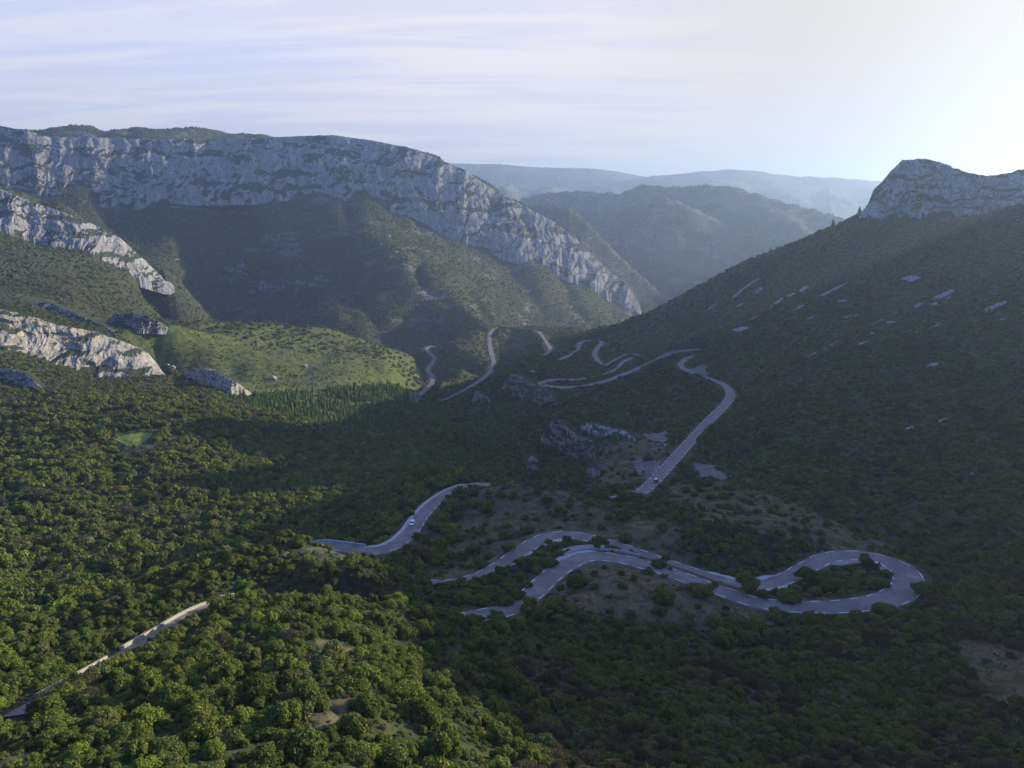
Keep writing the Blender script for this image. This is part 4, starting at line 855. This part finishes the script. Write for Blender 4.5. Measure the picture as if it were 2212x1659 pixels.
def lone_pine(px, py, hpx, label):
    h_ = hit(px, py); hh = hpx / FPX * np.linalg.norm(h_); e = bpy.data.objects.new('pine_tree', None); col.objects.link(e); e.location = (h_[0], h_[1], gz(h_[0], h_[1]) - .3)
    e['label'] = label; e['category'] = 'tree'; e['group'] = 'lone pines on the right ridge'
    c_ = bpy.data.objects.new('crown', random.choice(HI['oak'] if hpx % 2 else PINE_M)); col.objects.link(c_); c_.parent = e
    k_ = hh / 3.2 if c_.data in PINE_M else hh / 2.1; c_.scale = (k_ * (1 if c_.data not in PINE_M else 1.2), k_ * (1 if c_.data not in PINE_M else 1.2), k_); c_.location.z = 0 if c_.data in PINE_M else hh * .28
    t_ = bpy.data.objects.new('trunk', TALLT[0]); col.objects.link(t_); t_.parent = e; t_.scale = (hh * .4, hh * .4, hh * .6)
for a in [(1799,492,16,'lone pine sticking up from the ridge line below the right cliff'),(1868,447,19,'dark pine leaning out beside the left foot of the right cliff'),(1856,462,14,'small pine just under the dark one at the cliff foot'),
          (1612,583,12,'small bush-like tree on the middle of the right ridge line'),(1752,522,8,'tiny tree on the ridge line left of the lone pine'),(1546,614,9,'small tree on the lower ridge line, right one of the pair'),(1518,628,10,'small tree on the lower ridge line, left one of the pair'),
          (560,693,11,'small pine on the crest left end of the green hill'),(398,701,9,'small tree beside the grey rock dome'),(607,702,8,'small tree on the crest of the green hill')]: lone_pine(*a)
# ------------------------------------------------------------------ boulders, slabs, cars, mast
def rockmesh(name, seed, m_, flat_=1.0, fine=ICO3):
    v, f = fine; r = np.random.RandomState(seed); v = v.copy()
    for _ in range(9):
        d = r.normal(size=3); d /= np.linalg.norm(d); h_ = 0.55 + 0.3 * r.rand(); k = v @ d; v = v - np.outer(np.maximum(k - h_, 0) * 0.85, d)
    v = v * (1 + 0.16 * fbm(v[:, 0] * 2 + seed, v[:, 1] * 2, v[:, 2] * 2, o=4))[:, None]; v[:, 2] *= flat_
    return mesh_from(name, v, f, False, [m_])
M_SLAB = rock_mat('slab_limestone', base=(0.32, 0.29, 0.26), dark=(0.20, 0.185, 0.17), warm=(0.27, 0.21, 0.165), veg=0.0, sc=6.0)
SLABS = [rockmesh('rock_slab', 400 + i, M_SLAB, 0.5) for i in range(4)]; BOUL = [rockmesh('boulder', 420 + i, M_SLAB, 0.8) for i in range(4)]
def slab(px, py, wpx, hpx, ang, label, grp='pale rock slabs on the shaded mountainside'):
    h_ = hit(px, py); D = np.linalg.norm(h_); a, b_ = hit(px - 3, py)[:3], hit(px, py + 2)
    e = 3.0; x, y = h_[0], h_[1]
    nx = -(gz(x + e, y) - gz(x - e, y)) / (2 * e); ny = -(gz(x, y + e) - gz(x, y - e)) / (2 * e); nrm = Vector((nx, ny, 1)).normalized()
    A_ = hit(px - 8, py + 8 * math.tan(R(ang))); B_ = hit(px + 8, py - 8 * math.tan(R(ang))); t = Vector(B_ - A_); t = (t - nrm * t.dot(nrm)).normalized(); s = nrm.cross(t)
    o = link('rock_slab', random.choice(SLABS), label=label, category='rock', group=grp)
    L_ = wpx / 2 / FPX * D / math.cos(R(ang)); Wd = max(0.6, hpx / 2 / FPX * D * 1.5)
    M4 = Matrix((t, s, nrm)).transposed().to_4x4(); o.matrix_world = Matrix.Translation((x, y, gz(x, y) + 0.2)) @ M4 @ Matrix.Diagonal((L_, Wd, min(L_, Wd) * .55, 1))
def s3(zx, zy, w_, h_, ang, lab): slab(1474.6 + zx / 3, 230.4 + zy / 3, w_ / 2.7, h_ / 3, ang, lab)
for a in [(400,1185,150,22,35,'pale slanting rock slab near the skyline ridge, upper left one of the mountainside'),(490,1200,90,28,20,'short thick pale slab just right of the uppermost slanting slab'),
 (195,1303,80,18,30,'small pale slab low on the ridge above the far hairpins'),(480,1130,55,18,30,'tiny slab above the uppermost slanting slab'),(785,1185,60,30,35,'pale block-like slab on the upper shaded mountainside'),
 (700,1225,60,22,20,'small slab left below the block-like one'),(965,1195,210,26,26,'longest pale slab streak on the shaded mountainside'),(612,1275,90,34,40,'broad pale slab in the middle of the ridge slope'),
 (1030,1265,75,18,5,'flat pale slab below the longest streak'),(760,1300,110,16,28,'thin pale streak below the block-like slab'),(370,1290,70,14,25,'thin short streak under the uppermost slanting slab'),
 (845,1362,90,14,28,'thin slab streak midway down the ridge slope'),(460,1372,60,14,28,'small thin streak above the broad brownish slab'),(375,1450,150,42,8,'broad brownish slab above the far hairpin road'),
 (1475,1118,95,36,3,'rounded pale slab alone high under the right cliff'),(1680,1230,160,28,26,'long pale slab right of the middle of the mountainside'),(1525,1290,60,28,26,'short slab left below the long right one'),
 (1635,1280,45,22,25,'small slab right below the long right one'),(1730,1240,40,16,20,'small reddish slab beside the long right one'),(2020,1300,130,28,24,'pale slab near the right picture edge under the cliff'),
 (1060,1368,60,18,18,'small slab in the row across the middle slope, left one'),(1115,1358,40,16,20,'small slab in the row across the middle slope, right one'),(1260,1398,95,14,26,'dull streak below the middle row of slabs'),
 (1340,1400,80,18,5,'dull flat slab right of the dull streak'),(1515,1460,50,18,8,'small slab low on the open slope'),(1910,1388,50,16,16,'small slab below the one near the right picture edge'),
 (1215,1475,60,20,15,'faint slab in the lower mountainside'),(1175,1530,80,18,22,'pale short slab low on the mountainside'),(950,1555,130,16,28,'long low streak above the dark brush'),(845,1605,90,16,28,'low streak continuing down from the long low one'),
 (2070,1380,50,12,10,'thin faint slab near the right edge'),(1640,1425,60,14,22,'faint streak right of the dull flat slab')]: s3(*a)
slab(2010, 789, 38, 12, 4, 'lone light slab in the brush at the right of the mountainside')
slab(1965, 925, 22, 6, 18, 'small streak in the lower right brush'); slab(2035, 908, 30, 5, 24, 'thin streak above the small lower right one'); slab(2105, 1024, 18, 9, 10, 'dim whitish rock patch in the brush near the right edge')
def boulder(px, py, dpx, label, grp='pale boulders on the slopes'):
    h_ = hit(px, py); D = np.linalg.norm(h_); o = link('boulder', random.choice(BOUL), label=label, category='boulder', group=grp); s = dpx / 2 / FPX * D
    o.location = (h_[0], h_[1], gz(h_[0], h_[1]) + s * .25); o.scale = (s, s * random.uniform(.7, 1.1), s * random.uniform(.7, 1.0)); o.rotation_euler = (0, 0, random.random() * 6)
for px, py, d, lab in [(590,819,17,'pale rounded boulder on the green hill left of the small rock face'),(612,763,9,'small boulder low on the green hill crest'),(585,745,10,'white boulder in the upper green hill'),(575,741,6,'tiny white rock beside the upper hill boulder'),
 (660,792,12,'flat pale rock on the right of the green hill'),(680,795,10,'flat pale rock at the right end of its pair'),(625,735,7,'tiny pale rock near the hill track'),(372,797,14,'pale knob of rock at the foot of the near cliff end'),(362,790,9,'small rock knob joined to the cliff foot'),
 (332,823,6,'tiny pale rock in the forest edge under the cliff'),(404,825,9,'small pale boulder under the rock face'),(630,766,5,'speck of white rock on the hill'),(560,812,6,'small rock left of the rounded boulder'),
 (838,512,11,'white boulder on the dark slope under the long cliff'),(798,480,7,'small square white rock high on the dark slope'),(855,545,8,'pale rock in the scree under the white boulder'),(868,540,7,'pale rock right of the scree middle'),(880,552,6,'pale rock at the scree end'),(822,530,6,'pale rock left of the scree'),(845,556,6,'lowest pale rock of the scree'),
 (1235,1122,5,'small white stone on the dry slope'),(1540,1128,9,'pale stones on the dry shaded slope, left one'),(1560,1133,8,'pale stones on the dry shaded slope, right one'),(1595,1048,5,'small white rock past the lay-by end'),(1612,1042,5,'white rock farthest right past the lay-by'),
 (1590,1041,5,'white rock nearest the lay-by end'),(339,1507,16,'pale yellow block of stone in the bushes of the near hill'),(1500,1340,9,'bluish stone under the shaded bushes below the grassy mound'),(1535,1342,14,'grey boulder under the bushes below the lower road'),(1992,1273,8,'pale stone at the foot of the tree on the hairpin tip')]: boulder(px, py, d, lab)

M_WHITE = flat('white_paint', (0.72, 0.73, 0.75), 0.25, 0.5); M_DARKP = flat('black_paint', (0.02, 0.022, 0.028), 0.2, 0.5); M_GREYP = flat('grey_paint', (0.10, 0.11, 0.13), 0.25, 0.5)
M_GLASS = flat('car_glass', (0.015, 0.018, 0.022), 0.08, 0.6); M_TYRE = flat('tyre_rubber', (0.012, 0.012, 0.012), 0.8); M_RIM = flat('rim_metal', (0.35, 0.35, 0.36), 0.35, 0.5, 0.8)
M_LAMPW = flat('lamp_glass', (0.7, 0.7, 0.7), 0.15); M_LAMPR = flat('tail_glass', (0.35, 0.02, 0.02), 0.2)
def loft(name, secs, m_, smooth=True):
    """closed body lofted through cross-sections of equal vertex count"""
    n_ = len(secs[0]); V_ = np.array([p for s in secs for p in s], float); F_ = []
    for i in range(len(secs) - 1):
        for j in range(n_): F_.append((i * n_ + j, i * n_ + (j + 1) % n_, (i + 1) * n_ + (j + 1) % n_, (i + 1) * n_ + j))
    me = bpy.data.meshes.new(name); me.from_pydata(V_.tolist(), [], F_ + [tuple(range(n_))[::-1], tuple((len(secs) - 1) * n_ + k for k in range(n_))]); me.materials.append(m_)
    for p_ in me.polygons: p_.use_smooth = smooth
    me.update(); return me
def cyl(name, r, w_, m_, n_=18):
    secs = [[(r * a * math.cos(t * 6.283 / n_), y, r * a * math.sin(t * 6.283 / n_)) for t in range(n_)] for a, y in ((.85, -w_ / 2), (1, -w_ / 2 + .03), (1, w_ / 2 - .03), (.85, w_ / 2))]
    return loft(name, secs, m_)
def boxm(name, x0, x1, y0, y1, z0, z1, m_):
    V_ = np.array([(x, y, z) for x in (x0, x1) for y in (y0, y1) for z in (z0, z1)]); return mesh_from(name, V_, np.array([(0, 1, 3, 2), (4, 6, 7, 5), (0, 4, 5, 1), (2, 3, 7, 6), (0, 2, 6, 4), (1, 5, 7, 3)]), False, [m_])
def car(key, at_, lane, paint, roofm, label, rev=False, L_=4.2, Wc=1.78, Hc=1.48, yaw=None, name='car'):
    if isinstance(key, str):
        i = near_i(key, *at_); q = RP[key]; nn = frame(q)[i]; t = q[min(i + 1, len(q) - 1), :3] - q[i - 1, :3]; x, y, z = q[i, 0] + nn[0] * lane, q[i, 1] + nn[1] * lane, q[i, 2] + 0.05
        ya = math.atan2(t[1], t[0]) + (math.pi if rev else 0)
    else:
        h_ = hit(*at_); x, y, z = h_; z = gz(x, y) + 0.05; ya = yaw
    e = bpy.data.objects.new(name, None); col.objects.link(e); e.location = (x, y, z); e.rotation_euler = (0, 0, ya); e['label'] = label; e['category'] = 'car'; e['group'] = 'cars on the mountain road'
    hw = Wc / 2
    def sec(x, w_, z0, z1): return [(x, -w_ * .92, z0), (x, -w_, z0 + .12), (x, -w_, (z0 + z1) * .55), (x, -w_ * .93, z1 - .04), (x, -w_ * .6, z1), (x, w_ * .6, z1), (x, w_ * .93, z1 - .04), (x, w_, (z0 + z1) * .55), (x, w_, z0 + .12), (x, w_ * .92, z0)]
    F_ = L_ / 2
    bd = loft('body', [sec(-F_, hw * .86, .38, .78), sec(-F_ + .12, hw * .95, .26, .92), sec(-F_ * .62, hw, .22, .96), sec(0, hw, .2, .95), sec(F_ * .42, hw, .22, .93), sec(F_ * .8, hw * .96, .24, .82), sec(F_ - .1, hw * .88, .28, .68), sec(F_, hw * .78, .34, .58)], paint)
    link('body', bd, e)
    def cs(x, w_, z1): return [(x, -w_, .9), (x, -w_ * .84, z1 - .06), (x, -w_ * .7, z1), (x, w_ * .7, z1), (x, w_ * .84, z1 - .06), (x, w_, .9)]
    link('window', loft('window', [cs(-F_ + .12, hw * .84, .96), cs(-F_ + .5, hw * .92, Hc - .06), cs(-.2, hw * .94, Hc - .02), cs(F_ * .2, hw * .92, Hc - .07), cs(F_ * .52, hw * .86, .95)], M_GLASS), e)
    rf = [[(x, -w_, z - .05), (x, -w_ * .8, z), (x, w_ * .8, z), (x, w_, z - .05), (x, w_ * .9, z - .1), (x, -w_ * .9, z - .1)] for x, w_, z in ((-F_ + .42, hw * .78, Hc - .05), (-.6, hw * .84, Hc + .01), (0, hw * .83, Hc + .01), (F_ * .24, hw * .78, Hc - .07))]
    link('roof', loft('roof', rf, roofm), e)
    for sy in (-1, 1):
        ps = [[(x + dx, sy * (hw * k + d2_), z) for dx, d2_ in ((0, 0), (.09, 0), (.09, .04), (0, .04))] for x, k, z in ((F_ * .47, .84, .95), (F_ * .2, .74, Hc - .08))]
        link('pillar', loft('pillar', ps, paint, False), e)
        for x in (-L_ * .31, L_ * .31):
            wl = link('wheel', cyl('wheel', .32, .22, M_TYRE), e); wl.location = (x, sy * (hw - .10), .32)
            link('rim', cyl('rim', .2, .05, M_RIM, 12), wl).location = (0, sy * .11, 0)
        link('headlight', boxm('headlight', F_ - .22, F_ - .02, sy * hw * .76 - .16, sy * hw * .76 + .1, .58, .70, M_LAMPW), e)
        link('taillight', boxm('taillight', -F_ - .01, -F_ + .16, sy * hw * .76 - .12, sy * hw * .76 + .12, .66, .86, M_LAMPR), e)
        link('mirror', boxm('mirror', F_ * .36, F_ * .36 + .12, sy * (hw + .08) - .09, sy * (hw + .08) + .09, .93, 1.06, paint), e)
    link('bumper', boxm('bumper', F_ - .06, F_ + .03, -hw * .45, hw * .45, .36, .50, M_DARKP), e)
    return e
car('a', (893, 1131), -1.3, M_WHITE, M_WHITE, 'white hatchback driving down the left road curve towards the camera', rev=True)
car('a', (1413, 1043), 1.4, M_DARKP, M_WHITE, 'black off-roader with a white roof on the straight road', L_=4.3, Wc=1.85, Hc=1.75, rev=True)
car('a', (1172, 829), 0.8, M_GREYP, M_GREYP, 'small dark grey car turning in the far hairpin')
car(None, (1150, 803), 0, M_WHITE, M_WHITE, 'white car parked on the sunlit lookout knoll', yaw=R(165))
blk = hit(1898, 1221); o = link('concrete_block', loft('concrete_block', [[(x, -.45, -.1), (x, -.38, .55), (x, -.3, .62), (x, .3, .62), (x, .38, .55), (x, .45, -.1)] for x in (-1.25, -1.1, 1.1, 1.25)], M_WHITE, False), label='white oblong block at the inner edge of the hairpin under a tree', category='block')
o.location = (blk[0], blk[1], gz(blk[0], blk[1]) + .1); o.rotation_euler = (0, 0, R(-62))
mp = P(396, 300, 1745); M_STEEL = flat('mast_steel', (0.22, 0.23, 0.25), 0.5, 0.4, 0.6)
e = bpy.data.objects.new('radio_mast', None); col.objects.link(e); e.location = (mp[0], mp[1], mp[2] - 4); e['label'] = 'tiny dark mast and hut on the skyline of the long cliff'; e['category'] = 'mast'
link('pole', cyl('pole', 0.5, 15, M_STEEL, 10), e).rotation_euler = (math.pi / 2, 0, 0); e.children[0].location = (0, 0, 7)
link('hut', boxm('hut', -3.5, 3.5, -2.5, 2.5, -3, 4.5, flat('hut_wall', (0.2, 0.2, 0.2), .9)), e)
link('dish', cyl('dish', 2.0, 0.6, M_STEEL, 14), e).location = (0, -0.9, 9)

# ------------------------------------------------------------------ haze
hv = bpy.data.materials.new('haze'); hv.use_nodes = True; hv.node_tree.nodes.clear(); hk = NT(hv.node_tree)
pv_ = hk.n('ShaderNodeVolumePrincipled', {'Color': (0.50, 0.68, 1.0, 1), 'Density': 1.5e-4, 'Anisotropy': 0.6})
hk.t.links.new(pv_.outputs[0], hk.n('ShaderNodeOutputMaterial').inputs['Volume'])
zlo, zhi = float(Z.min()) - 1.0, float(Z.max()) + 15
b = 11600.0
V = [(x, y, z) for x in (-b, b) for y in (-b, b) for z in (zlo, zhi)]
F = [(0, 1, 3, 2), (4, 6, 7, 5), (0, 4, 5, 1), (2, 3, 7, 6), (0, 2, 6, 4), (1, 5, 7, 3)]
link('haze', mesh_from('haze', V, np.array(F), False, [hv]), kind='stuff')
